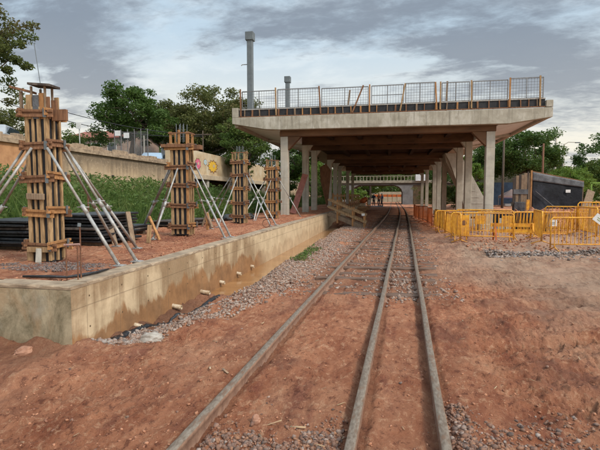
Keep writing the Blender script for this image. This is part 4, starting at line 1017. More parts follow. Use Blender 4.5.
def place_barriers():
    yel = barrier_proto(M['yellow'], 'crowd_barrier', 17); ora = barrier_proto(M['orange'], 'crowd_barrier', 9)
    used = {'y': False, 'o': False}
    def put(kind, x, y, rz, lab, group, tilt=0, dz=0):
        src = yel if kind == 'y' else ora
        o = src if not used[kind] else copy_tree(src); used[kind] = True
        o.location = (x, y, float(ground_h(x, y)) - .02 + dz); o.rotation_euler = (tilt, 0, rz); tag(o, lab, 'barrier', group); return o
    G1 = 'orange barriers beside the track'
    W = ['nearest', 'second nearest', 'third nearest', 'fourth nearest', 'farthest']
    P = [(2.22, 25.5), (2.12, 27.6), (2.02, 29.7), (1.93, 31.8), (1.85, 33.9)]
    for i, (x, y) in enumerate(P): put('o', x, y, R(92 + random.uniform(-2, 2)), f'{W[i]} orange barrier in the row along the right of the track', G1)
    G2 = 'yellow barriers along the track side'
    W = ['nearest yellow barrier of the row running away along the track, before the corner', 'second yellow barrier of the row running away along the track', 'third yellow barrier of the row running away along the track', 'last yellow barrier of the track side row, next to the orange ones']
    P = [(2.42, 17.2), (2.46, 19.3), (2.42, 21.4), (2.33, 23.4)]
    for i, (x, y) in enumerate(P): put('y', x, y, R(91 + random.uniform(-3, 3)), W[i], G2, R(random.uniform(-4, 4)))
    G3 = 'yellow barriers around the spoil heap'
    put('y', 3.15, 16.35, R(-6), 'front yellow barrier left of the right concrete column, facing the viewer', G3, R(-8))
    put('y', 4.5, 19.2, R(-3), 'yellow barrier before the pale panels beside the right column', G3)
    put('y', 6.05, 18.8, R(-10), 'yellow barrier before the black trench sheet', G3)
    put('y', 5.75, 14.75, R(8), 'front right yellow barrier with the white diamond sign at its right', G3)
    put('y', 7.75, 15.1, R(9), 'last front yellow barrier at the right picture edge', G3)
    put('y', 4.72, 15.7, R(80), 'yellow barrier running back from the front right corner', G3)
    put('y', 7.6, 17.7, R(4), 'yellow barrier in the back row behind the white square sign', G3)
    put('y', 9.3, 18.1, R(6), 'back row yellow barrier at the right picture edge', G3)
    put('y', 6.6, 16.9, R(86), 'yellow barrier standing end on behind the front right row', G3)
    put('y', 8.4, 20.2, R(2), 'farthest yellow barrier before the dark hoarding', G3)
    put('y', 3.55, 18.1, R(-14), 'yellow barrier standing just behind the front left one', G3, R(7))
    put('y', 3.0, 20.6, R(12), 'farther yellow barrier crossing behind the corner board', G3)
    put('y', 6.9, 20.0, R(-5), 'yellow barrier right of the trench end post', G3, R(-5))
    put('y', 9.75, 16.0, R(12), 'front row yellow barrier beyond the right picture edge corner', G3)
    put('y', 5.3, 17.5, R(10), 'yellow barrier leaning over the spoil heap right of the trestle', G3, R(12))
    put('y', 8.3, 16.6, R(-9), 'yellow barrier just behind the last front row one', G3, R(-7))
    put('y', 6.7, 18.0, R(-20), 'yellow barrier set askew in the back row', G3, R(6))
    put('y', 10.2, 20.6, R(4), 'yellow barrier far right in front of the brick pile', G3)
    # low trestle of yellow rails with orange feet
    t = empty('trestle_barrier', (4.2, 16.5, float(ground_h(4.2, 16.5)))); tag(t, 'low yellow plank trestle with a bright orange foot before the right column', 'barrier')
    for z, l in ((.42, 1.5), (.62, 1.5)): m = MB(); m.b(-l / 2, l / 2, -.02, .02, z - .07, z + .05); m.build('plank', M['yellow'], t)
    for x in (-.6, .6):
        for s in (-1, 1): m = MB(); m.bar((x, s * .26, .0), (x, s * .025, .68), .05, .03); m.build('leg', M['orange'] if x < 0 else M['yellow'], t)
    # signs
    for (x, y, z, rz, s, lab, di) in ((5.02, 15.25, .80, .03, .20, 'small white square notice on a yellow barrier', False), (6.08, 14.72, .95, .03, .23, 'small white diamond shaped notice on the front right barrier', True)):
        t = empty('notice', (x, y, z)); t.rotation_euler = (0, R(38) if di else 0, rz); tag(t, lab, 'notice')
        m = MB(); m.b(-s / 2 * (1.35 if di else 1), s / 2 * (1.35 if di else 1), -.045, -.035, -s / 2, s / 2); m.build('plate', M['white'], t)
        m = MB(); m.b(-s * .3, s * .3, -.048, -.0455, s * .02, s * .12); m.b(-s * .22, s * .22, -.048, -.0455, -s * .2, -s * .1); m.build('printed_bars', M['steel_d'] if not di else simple('olive_print', (.30, .33, .14), None, 9), t)
    m = MB(); m.tube([(6.9, 17.4, .1), (6.9, 17.4, 1.25)], .05, 8); tag(m.build('marker_post', M['wood_g']), 'grey wooden marker post among the yellow barriers', 'post')
    t = empty('yellow_sign', (2.66, 17.0, .55)); tag(t, 'bright yellow board with a dark round mark at the barrier corner', 'sign')
    m = MB(); m.b(-.17, .17, -.02, 0, -.35, .40); m.build('board', M['yellow'], t); m = MB(); m.prism([(.09 * math.cos(a), .12 + .09 * math.sin(a)) for a in np.linspace(0, 6.283, 17)[:-1]], 'y', -.024, -.021); m.build('round_mark', M['waler'], t)
    m = MB(); m.bar((-.1, .02, -.5), (-.1, .02, .4), .04, .03); m.build('leg', M['yellow'], t); m = MB(); m.bar((.1, .02, -.5), (.1, .02, .4), .04, .03); m.build('leg', M['yellow'], t)
    for (x, y, lab) in ((4.15, 20.18, 'yellow board leaning on the left of the right column pedestal'), (4.85, 20.2, 'yellow board standing right of the right column pedestal')):
        m = MB(); m.box((x - .38 if x < 4.5 else x, y - .1, .62), (.42, .03, .36), (.1, 0, .03)); tag(m.build('yellow_board', M['yellow'], bevel=.004), lab, 'board')
place_barriers()

# black sheet lined trench and pale panels
def trench():
    t = empty('trench_lining', (6, 21.5, 0)); of = Vector((-6, -21.5, 0)); tag(t, 'black plastic sheet over a low bank behind the yellow barriers', 'plastic sheet')
    n = 26; vs = []; fs = []
    for i in range(n):
        s = i / (n - 1); x = 4.55 + 2.2 * s; y = 22.6 - .9 * s
        zt_ = 1.02 - .24 * s + .02 * math.sin(i * 1.9); w_ = .03 * math.sin(i * 1.3) + .02 * math.sin(i * 3.1)
        for (dy, z) in ((.9, zt_ - .06), (.5, zt_ + .02), (.05, zt_), (-.02 + w_, zt_ - .25), (-.07 - w_, zt_ - .55), (-.05 + w_, -.1)): vs.append((x, y + dy, z))
    for i in range(n - 1):
        for j in range(5): fs.append((6 * i + j, 6 * i + 6 + j, 6 * i + 7 + j, 6 * i + 1 + j))
    m = MB(); m.add(vs, fs); o = m.build('sheet', M['blackw'], t, True); o.location = of; md = o.modifiers.new('t', 'SOLIDIFY'); md.thickness = .02
    m = MB(); m.box((6.55, 21.55, .86), (.62, .5, .07), (0, .10, .2)); o = m.build('lid_slab', M['greyp'], t, bevel=.01); o.location = of
    m = MB(); m.b(6.78, 7.0, 21.4, 21.8, -.1, .84); o = m.build('end_post', M['greyp'], t, bevel=.01); o.location = of
    for (x, lab) in ((4.98, 'pale grey upright panel just right of the right column'), (5.30, 'second pale grey panel beside the black sheet')):
        m = MB(); m.box((x, 21.6, .32), (.27, .05, .62), (.06, 0, .05)); tag(m.build('concrete_plank', M['conc'], bevel=.006), lab, 'plank')
trench()

# ------------------------------------------------------------------ black hoarding and things around it
def hoarding():
    z0 = .45
    t = empty('site_hoarding', (12.2, 36, z0)); tag(t, 'big black sheeted hoarding with a grey upper strip and a small white notice', 'hoarding'); of = Vector((-12.2, -36, -z0))
    def put(m, n, mt, bevel=0): o = m.build(n, M[mt], t, bevel=bevel); o.location = of; return o
    def wavy(x0, x1, zb0, zb1, zt0, zt1, y, nx=40, nz=14, amp=.05, th=.03):
        vs = []; fs = []
        for i in range(nx + 1):
            for j in range(nz + 1):
                s = i / nx; q = j / nz; x = x0 + (x1 - x0) * s; zb = zb0 + (zb1 - zb0) * s; zt_ = zt0 + (zt1 - zt0) * s; z = zb + (zt_ - zb) * q
                yy = y + amp * float(fbm(np.array([x * 1.1 + z * .9]), np.array([z * .7 - x * .4 + y]), 3)[0]) + .9 * s
                vs.append((x, yy, z))
        for i in range(nx):
            for j in range(nz): a = i * (nz + 1) + j; fs.append((a, a + nz + 1, a + nz + 2, a + 1))
        m = MB(); m.add(vs, fs); return m
    o = put(wavy(10.35, 14.05, .35, .50, 2.78, 2.28, 36), 'lower_sheet', 'blackw'); o.data.polygons.foreach_set('use_smooth', [True] * len(o.data.polygons)); md = o.modifiers.new('t', 'SOLIDIFY'); md.thickness = .05
    o = put(wavy(10.32, 14.1, 2.74, 2.24, 3.38, 2.66, 35.94, 30, 5, .06), 'upper_strip', 'greyp'); o.data.polygons.foreach_set('use_smooth', [True] * len(o.data.polygons)); md = o.modifiers.new('t', 'SOLIDIFY'); md.thickness = .05
    m = MB(); m.bar((10.3, 36.15, 3.44), (14.2, 37.1, 2.70), .12, .07); put(m, 'top_plate', 'waler')
    for x, y, zt_ in ((10.25, 35.88, 3.5), (11.6, 36.5, 3.2), (12.9, 36.9, 2.9), (14.1, 37.0, 2.65)): m = MB(); m.bar((x, y, .2), (x, y, zt_), .11, .11); put(m, 'post', 'wood_o' if x < 11 else 'wood_g')
    m = MB(); m.bar((10.08, 35.86, .3), (10.08, 35.86, 3.3), .09, .06); put(m, 'post', 'wood_g')
    m = MB(); m.bar((10.5, 35.80, 2.0), (12.2, 36.22, .62), .05, .05); put(m, 'diagonal_brace', 'greyp')
    m = MB(); m.b(12.78, 13.1, 36.42, 36.45, 1.86, 2.08); put(m, 'notice', 'white')
    # side flanking wall of dark boards
    t2 = empty('board_screen', (9.5, 35.6, z0)); tag(t2, 'patched screen of dark brown boards left of the black hoarding', 'screen'); of2 = Vector((-9.5, -35.6, -z0))
    x = 8.92; k = 0
    while x < 9.98:
        wd = random.uniform(.14, .24); m = MB(); m.b(x, min(x + wd - .012, 9.99), 35.55 + random.uniform(-.02, .02), 35.62, .2, 3.02 + .33 * (x - 8.9) + random.uniform(-.06, .04)); o = m.build('board', M['browns'] if random.random() < .75 else M['wood_g'], t2); o.location = of2; x += wd
    m = MB(); m.b(8.95, 9.95, 35.50, 35.53, 1.75, 2.1); o = m.build('patch_panel', M['greyp'], t2); o.location = of2
    m = MB(); m.box((9.35, 35.38, .75), (.72, .2, .85), (.08, 0, 0)); tag(m.build('grey_slab', M['greyp'], bevel=.02), 'grey slab leaning against the dark board screen', 'slab')
    m = MB(); m.box((9.9, 35.3, .85), (.22, .05, 1.0), (.08, 0, 0)); tag(m.build('ochre_board', M['yellow'], bevel=.01), 'ochre board leaning between screen and black hoarding', 'board')
    m = MB(); m.bar((13.45, 34.9, .35), (14.15, 35.6, 2.0), .52, .06, up=(0, 1, 0)); tag(m.build('leaning_plank', M['wood_g'], bevel=.01), 'wide grey plank leaning at the right end of the black hoarding', 'plank')
    m = MB()
    for j in range(9):
        for i in range(9 - j // 2):
            m.box((14.9 + .42 * i + .2 * (j % 2), 35.5 + random.uniform(-.05, .05), .45 + .17 * j), (.38, .2, .15), (0, random.uniform(-.03, .03), random.uniform(-.1, .1)))
    tag(m.build('brick_pile', M['brick']), 'pile of red bricks at the right picture edge', 'brick pile')
    m = MB(); m.box((15.4, 37.5, 2.6), (1.2, .1, .12)); m.box((14.9, 37.5, 2.3), (.1, .1, .6)); m.box((16, 37.5, 2.3), (.1, .1, .6)); tag(m.build('green_frame', simple('green_paint', (.20, .33, .06), None, 6)), 'yellow green painted frame above the brick pile', 'frame')
hoarding()
def gazebo():
    t = empty('gazebo', (14.9, 60, 0)); tag(t, 'small pale pink pop-up canopy tent before a blue tarp', 'tent')
    s = 1.25; m = MB(); n = 4; c = [(-s, -s), (s, -s), (s, s), (-s, s)]
    vs = [(x, y, 1.35) for x, y in c] + [(x, y, 1.62) for x, y in c] + [(x * .38, y * .38, 2.1) for x, y in c] + [(0, 0, 2.45)]
    fs = []
    for k in range(4): q = (k + 1) % 4; fs += [(k, q, 4 + q, 4 + k), (4 + k, 4 + q, 8 + q, 8 + k), (8 + k, 8 + q, 12)]
    m.add(vs, fs); o = m.build('canopy', simple('pink_canvas', (.66, .48, .44), (.58, .41, .37), 3, .8), t); md = o.modifiers.new('t', 'SOLIDIFY'); md.thickness = .02
    m = MB(); m.b(-s, s, -s - .03, -s - .012, 1.3, 1.40); m.build('hem', simple('violet_hem', (.22, .19, .34), None, 5), t)
    for x, y in c: m = MB(); m.bar((x * .97, y * .97, 0), (x * .97, y * .97, 1.6), .05, .05); m.build('leg', M['white'], t)
    m = MB(); m.b(12.6, 19.5, 63, 63.1, 0, 3.35); tag(m.build('tarp_fence', M['blue']), 'blue tarpaulin fence behind the small tent', 'fence')
    for (x, lab, mt, w_, h_) in ((14.3, 'pale crate stacked under the small tent', 'white', .7, .6), (15.2, 'pale low table with goods under the small tent', 'conc', .9, .8), (16.1, 'orange box at the right side of the small tent', 'orange', .5, 1.0)):
        m = MB(); m.box((x, 59.3, h_ / 2), (w_, .6, h_)); m.box((x, 59.3, h_ + .02), (w_ * 1.06, .66, .05)); tag(m.build('crate', M[mt], bevel=.01), lab, 'crate')
    m = MB(); m.b(10, 26, 68, 68.4, 0, 4.9); o = m.build('boundary_wall', simple('mossy_wall', (.115, .095, .070), (.06, .058, .036), 2, .95, .5, third=(.05, .062, .02))); tag(o, 'dark mossy boundary wall behind the blue tarpaulin', 'wall')
gazebo()

# ------------------------------------------------------------------ retaining wall on the left
def left_wall():
    t = empty('retaining_wall', (-14, 20, .5)); of = Vector((14, -20, -.5)); tag(t, 'long ochre retaining wall with weep holes and a flat coping at the street', 'retaining wall')
    m = MB(); m.b(-14.28, -14.0, 4, 27.2, .2, 3.62); o = m.build('wall', M['ochre'], t); o.location = of
    m = MB(); m.b(-14.34, -13.88, 4, 27.2, 3.622, 3.80); o = m.build('coping', M['coping'], t, bevel=.01); o.location = of
    m = MB(); yk = 4.0
    while yk < 27.1:
        st = min(random.uniform(.18, .75), 27.2 - yk); hk = random.uniform(.10, .26); m.box((-14.2 + random.uniform(-.02, .02), yk + st / 2, 3.803 + hk / 2), (.22, st - .01, hk), (random.uniform(-.02, .02), 0, random.uniform(-.04, .04))); yk += st
    o = m.build('kerb', M['coping'], t, bevel=.012); o.location = of
    for k, y in enumerate(np.arange(7, 27, 1.75)):
        m = MB(); m.tube([(-14.05, y, 2.55 + .05 * (k % 3)), (-13.96, y, 2.52 + .05 * (k % 3))], .075, 10); o = m.build('weep_hole', M['plyd'], t); o.location = of
    # taller painted wall with an overhanging foot beam
    t = empty('graffiti_wall', (-14, 36, .5)); of = Vector((14, -36, -.5)); tag(t, 'ochre wall panel with pink and yellow graffiti over a dark recess', 'wall')
    gm = simple('painted_wall', (.54, .415, .265), (.40, .29, .175), 1.5, .9, .2, third=(.55, .47, .34))
    m = MB(); m.b(-14.3, -13.98, 27.21, 52, 3.22, 4.95); o = m.build('panel', gm, t); o.location = of
    m = MB(); m.b(-14.3, -13.7, 27.21, 52, 2.86, 3.218); o = m.build('foot_beam', simple('pale_beam', (.52, .42, .30), (.38, .29, .2), 2, .9), t, bevel=.02); o.location = of
    m = MB(); m.b(-15.9, -15.6, 27.21, 52, .2, 2.85); o = m.build('recess_wall', M['verge'], t); o.location = of
    for y in (27.5, 33, 38.5, 44, 49.5): m = MB(); m.b(-14.25, -13.85, y, y + .4, .2, 2.857); o = m.build('pier', M['conc'], t); o.location = of
    rs = random.Random(5); M['gwall'] = gm
    def blob(cy, cz, ry, rz, n, jag, mt, lab, lay=0):
        pts = []
        for k in range(n): a = 6.2832 * k / n; q = 1 + (jag if k % 2 else -jag) * rs.uniform(.5, 1); pts.append((cy + ry * math.cos(a) * q, cz + rz * math.sin(a) * q))
        m = MB(); m.prism(pts, 'x', -13.9785 + .003 * lay, -13.9765 + .003 * lay); o = m.build('graffiti', M[mt], t); o.location = of; o['label'] = lab
    for (cy, cz, ry, rz, n_, jg, mt, lab) in ((31.6, 4.0, .46, .36, 16, .12, 'graff_p', 'pink sprayed letter shape'), (34.5, 3.98, .86, .42, 22, .20, 'graff_y', 'yellow spiky sprayed shape'), (33.0, 4.22, .30, .20, 12, .15, 'graff_b', 'pale blue sprayed shape'), (41.5, 3.75, 1.0, .32, 18, .22, 'orange', 'faded orange sprayed shape')):
        blob(cy, cz, ry * 1.16, rz * 1.2, n_, jg, 'waler', 'dark sprayed outline'); blob(cy, cz, ry, rz, n_, jg, mt, lab, 1)
        blob(cy + ry * .25, cz + rz * .1, ry * .3, rz * .35, 9, .3, 'gwall', 'gap inside the lettering', 2)
    t = empty('garden_wall', (-14, 62, .5)); of = Vector((14, -62, -.5)); tag(t, 'farther ochre wall running on behind the concourse columns', 'wall')
    m = MB(); m.b(-14.28, -14.0, 52.02, 84, .2, 3.6); o = m.build('wall', M['ochre'], t); o.location = of; m = MB(); m.b(-14.34, -13.9, 52.02, 84, 3.603, 3.78); o = m.build('coping', M['conc'], t); o.location = of
left_wall()
def street_things():
    # mesh fence on top of the wall
    t = empty('street_fence', (-18.3, 30, 3.52)); of = Vector((18.3, -30, -3.52)); tag(t, 'tall grey mesh fence with two small white plates above the retaining wall', 'fence')
    xs = np.linspace(-19.75, -17.1, 6)
    for x in xs: m = MB(); m.tube([(x, 30, 3.5), (x, 30, 6.45)], .03, 6); o = m.build('post', M['wire'], t); o.location = of
    m = MB()
    for z in np.arange(3.7, 6.3, .10): m.tube([(-19.75, 30.03, z), (-17.1, 30.03, z)], .008, 4, cap=False)
    for x in np.arange(-19.7, -17.1, .10): m.tube([(x, 30.03, 3.6), (x, 30.03, 6.3)], .008, 4, cap=False)
    o = m.build('mesh', M['wire'], t); o.location = of
    for x, z in ((-19.45, 6.18), (-18.75, 6.0)): m = MB(); m.b(x - .22, x + .22, 29.93, 29.95, z - .19, z + .19); o = m.build('plate', M['white'], t); o.location = of
    # houses
    def house(name, x0, x1, y0, y1, z1, mat, roof, lab, wins, overhang=.4):
        t = empty(name, ((x0 + x1) / 2, (y0 + y1) / 2, 3.5)); of = Vector((-(x0 + x1) / 2, -(y0 + y1) / 2, -3.5)); tag(t, lab, 'house')
        m = MB(); m.b(x0, x1, y0, y1, 3.4, z1); o = m.build('wall', mat, t); o.location = of
        if roof:
            ym = (y0 + y1) / 2
            m = MB(); m.prism([(y0 - overhang, z1 - .05), (ym, z1 + 1.25), (y1 + overhang, z1 - .05), (y1 + overhang, z1 + .08), (ym, z1 + 1.40), (y0 - overhang, z1 + .08)], 'x', x0 - overhang, x1 + overhang); o = m.build('roof', roof, t); o.location = of
            m = MB(); m.prism([(y0 + .01, z1), (y1 - .01, z1), (ym, z1 + 1.2)], 'x', x0 + .02, x0 + .2); m.prism([(y0 + .01, z1), (y1 - .01, z1), (ym, z1 + 1.2)], 'x', x1 - .2, x1 - .02); o = m.build('gable', mat, t); o.location = of
        else:
            m = MB(); m.b(x0 - .15, x1 + .15, y0 - .15, y1 + .15, z1 + .002, z1 + .25); o = m.build('roof', M['conc'], t, bevel=.02); o.location = of
        for (wx, wz, ww, wh) in wins:
            m = MB(); m.b(wx - ww / 2 - .08, wx + ww / 2 + .08, y0 - .05, y0 - .003, wz - wh / 2 - .08, wz + wh / 2 + .08); f = m.build('window', M['white'], t); f.location = of
            m = MB(); m.b(wx - ww / 2, wx + ww / 2, y0 - .06, y0 - .052, wz - wh / 2, wz + wh / 2); m.build('pane', M['glass'], f)
    house('pink_house', -36.5, -29.2, 46, 54, 8.1, M['pink'], M['rooft'], 'pinkish house with a red tiled roof above the retaining wall', [(-34.8, 7.0, 1.1, 1.0), (-32.6, 7.0, 1.1, 1.0), (-30.6, 7.0, 1.0, 1.0), (-34, 4.9, 1.2, 1.1), (-31.6, 4.9, 1.2, 1.1)])
    house('white_house', -26.8, -22.4, 50, 58, 9.0, M['plaster'], None, 'white flat roofed house between the two big trees', [(-25.8, 7.2, .9, 1.0), (-23.6, 7.2, .9, 1.0), (-24.6, 5, .9, 1.0)])
    house('pale_house', -20.6, -15.4, 56, 64, 8.6, M['plaster'], M['rooft'], 'pale house glimpsed under the olive brown tree', [(-19.4, 6.8, 1, 1), (-17, 6.8, 1, 1)])
    # cars
    def car(x, y, rz, mat, lab, z=3.52):
        t = empty('parked_car', (x, y, z), rz); tag(t, lab, 'car')
        L, W = 4.1, 1.66
        prof = [(-2.05, .28), (-2.05, .72), (-1.92, .88), (-1.35, .94), (-.75, 1.40), (-.2, 1.47), (.75, 1.45), (1.45, 1.0), (1.98, .92), (2.05, .7), (2.05, .28)]
        m = MB(); n = len(prof); vs = []
        for sy, in ((-1,), (1,)):
            for (px_, pz) in prof: vs.append((px_, sy * (W / 2 - (.16 if pz > 1.1 else .0)), pz))
        fs = [tuple(range(n))[::-1], tuple(range(n, 2 * n))] + [(i, (i + 1) % n, n + (i + 1) % n, n + i) for i in range(n)]
        m.add(vs, fs); m.build('body', mat, t, bevel=.05)
        m = MB(); m.add([(-1.30, -.68, .985), (-.80, -.62, 1.37), (-.80, .62, 1.37), (-1.30, .68, .985), (-1.33, -.68, 1.0), (-.83, -.62, 1.385), (-.83, .62, 1.385), (-1.33, .68, 1.0)], [(0, 1, 2, 3), (4, 7, 6, 5), (0, 4, 5, 1), (1, 5, 6, 2), (2, 6, 7, 3), (3, 7, 4, 0)]); m.build('windscreen', M['glass'], t)
        for s in (-1, 1):
            m = MB(); m.prism([(-1.12, .98), (-.68, 1.34), (.68, 1.34), (1.18, 1.0)], 'y', s * (W / 2 - .10), s * (W / 2 + .004)); m.build('side_window', M['glass'], t)
            m = MB(); m.box((-2.02, s * .6, .72), (.08, .32, .16)); m.build('headlight', M['white'], t, bevel=.02)
            for xx in (-1.28, 1.28):
                m = MB(); m.tube([(xx, s * (W / 2 - .19), .31), (xx, s * (W / 2 + .012), .31)], .31, 18); wl = m.build('wheel', M['tyre'], t); m = MB(); m.tube([(xx, s * (W / 2 + .002), .31), (xx, s * (W / 2 + .02), .31)], .19, 14); m.build('rim', M['steel'], wl)
    car(-18.6, 18.6, R(-62), M['carpaint_w'], 'silver car parked above the wall at the left picture edge')
    car(-18.3, 33.0, R(-70), M['carpaint_b'], 'pale blue car parked beside the graffiti wall')
    # poles and wires
    def pole(x, y, z0, h, r, mat, lab, arm=None, name='utility_pole'):
        t = empty(name, (x, y, z0)); tag(t, lab, 'pole'); m = MB(); m.tube([(0, 0, -.2), (0, 0, h * .5), (0, 0, h)], [r, r * .85, r * .7], 8); m.build('shaft', mat, t, True)
        if arm == 'lamp':
            m = MB(); m.tube([(0, 0, h - .1), (.5, 0, h + .2), (1.4, 0, h + .15)], .05, 6); m.build('arm', mat, t); m = MB(); m.box((1.6, 0, h + .12), (.6, .25, .12)); m.build('lamp_head', M['steel_d'], t, bevel=.03)
        if arm == 'cross': m = MB(); m.box((0, 0, h - .35), (1.6, .12, .12)); m.build('crossarm', mat, t)
        if arm == 'board': m = MB(); m.box((0, -.08, h - .2), (.4, .03, .45)); m.build('small_board', M['white'], t)
    pole(-23.0, 30.5, 3.5, 3.6, .05, M['steel'], 'thin grey pole with a small white board before the pink house', 'board', 'sign_pole')
    pole(-20.0, 34.5, 3.5, 3.1, .06, M['conc'], 'slim grey pole beside the dark green tree', None)
    pole(19.75, 60, 0, 8.6, .17, M['conc'], 'plain concrete pole against the sky right of the concourse', None)
    pole(22.4, 65, 0, 8.4, .13, M['conc'], 'street lamp pole right of the plain concrete pole', 'lamp', 'street_lamp')
    pole(11.55, 50, 0, 7.6, .14, M['bark'], 'brown wooden pole before the right hand trees', None)
    pole(14.4, 47, 0, 6.6, .12, M['rust'], 'rusty slim pole behind the dark board screen', None)
    pole(-16.3, 38, 3.5, 3.9, .07, M['bark'], 'dark pole with a crossarm behind the graffiti wall', 'cross')
    def wire(a, b, sag, lab):
        a = Vector(a); b = Vector(b); m = MB(); m.tube([a.lerp(b, t) - Vector((0, 0, sag * 4 * t * (1 - t))) for t in np.linspace(0, 1, 20)], .028, 5); tag(m.build('overhead_wire', M['plyd']), lab, 'wire', 'overhead wires above the street')
    wire((-30, 27, 10.2), (-16.3, 38, 7.0), .9, 'upper overhead wire sagging from behind the nearest formwork to the trees'); wire((-30, 27, 9.5), (-16.3, 38, 6.9), 1.1, 'lower overhead wire sagging from behind the nearest formwork to the trees')
street_things()

# ------------------------------------------------------------------ road bridge beyond the concourse
def bridge():
    t = empty('road_bridge', (-2, 85, 0)); of = Vector((2, -85, 0)); tag(t, 'concrete road bridge with a railing crossing over the track beyond the concourse', 'bridge')
    def put(m, n, mt, bevel=.02): o = m.build(n, mt, t, bevel=bevel); o.location = of
    m = MB(); m.b(-22, 24, 85, 93, 3.55, 4.15); put(m, 'deck', simple('dark_beam', (.10, .085, .07), (.06, .05, .042), 1, .9))
    old = simple('old_concrete', (.30, .265, .205), (.185, .16, .12), 1.5, .9, .2); m = MB(); m.b(-22, 24, 84.75, 84.998, 3.95, 4.42); put(m, 'edge_beam', old)
    # soffit: rounded at the pier
    dark = simple('abutment_dark', (.20, .195, .19), (.12, .115, .11), .8, .9, .2)
    m = MB(); m.prism([(2.45, -.3), (4.3, -.3), (4.3, 3.545), (.9, 3.545), (1.7, 3.3), (2.2, 2.85), (2.45, 2.2)], 'y', 85.0, 92.5); put(m, 'abutment', dark)
    m = MB(); m.prism([(-8.6, -.3), (-6.9, -.3), (-6.9, 2.4), (-6.5, 3.1), (-5.6, 3.545), (-8.6, 3.545)], 'y', 85.0, 92.5); put(m, 'abutment', dark)
    m = MB(); m.b(-22, 5.1, 84.82, 84.92, 5.16, 5.28); put(m, 'handrail', old)
    for k, x in enumerate(np.arange(-14, 5, .62)): m = MB(); m.b(x - .06, x + .06, 84.83, 84.91, 4.422, 5.158); put(m, 'baluster', old, 0)
    m = MB(); m.b(4.7, 7.0, 84.4, 84.7, 4.3, 5.45); put(m, 'parapet_block', M['plaster'])
    m = MB(); m.b(4.302, 24, 85.0, 92, -.3, 3.545); put(m, 'wing_wall', M['verge'])
    m = MB(); m.b(-22, -8.602, 85.0, 92, -.3, 3.545); put(m, 'wing_wall', M['verge'])
    # beyond: pale retaining slope and orange netting fence
    m = MB(); m.b(-4.5, 6, 118, 118.6, 0, 2.6); tag(m.build('far_wall', simple('pale_far_wall', (.42, .37, .27), (.30, .25, .17), 1, .9)), 'pale wall seen through the bridge opening', 'wall')
    t2 = empty('netting_fence', (0, 112, 0)); tag(t2, 'orange netting fence seen through the bridge opening', 'fence'); m = MB(); m.b(-3.6, 3.2, 112, 112.05, 1.3, 1.9); m.build('netting', M['orange'], t2).location = (0, -112, 0)
    for x in np.arange(-3.6, 3.3, 1.1): m = MB(); m.bar((x, 111.95, 0), (x, 111.95, 1.95), .12, .08); m.build('post', M['wood_g'], t2).location = (0, -112, 0)
bridge()
def slab_far():
    t = empty('low_slab', (-1.9, 66, 0)); tag(t, 'low pale grey slab beside the track where the workers stand', 'slab')
    m = MB(); m.b(-1.9, 1.1, -1.0, 1.0, 0, .16); m.build('slab', simple('light_slab', (.36, .37, .40), (.28, .29, .31), 2, .8), t, bevel=.03)
    m = MB(); m.b(-2.4, 1.4, -2.5, -1.02, -.02, .05); m.build('dark_edge', M['rust'], t)
slab_far()
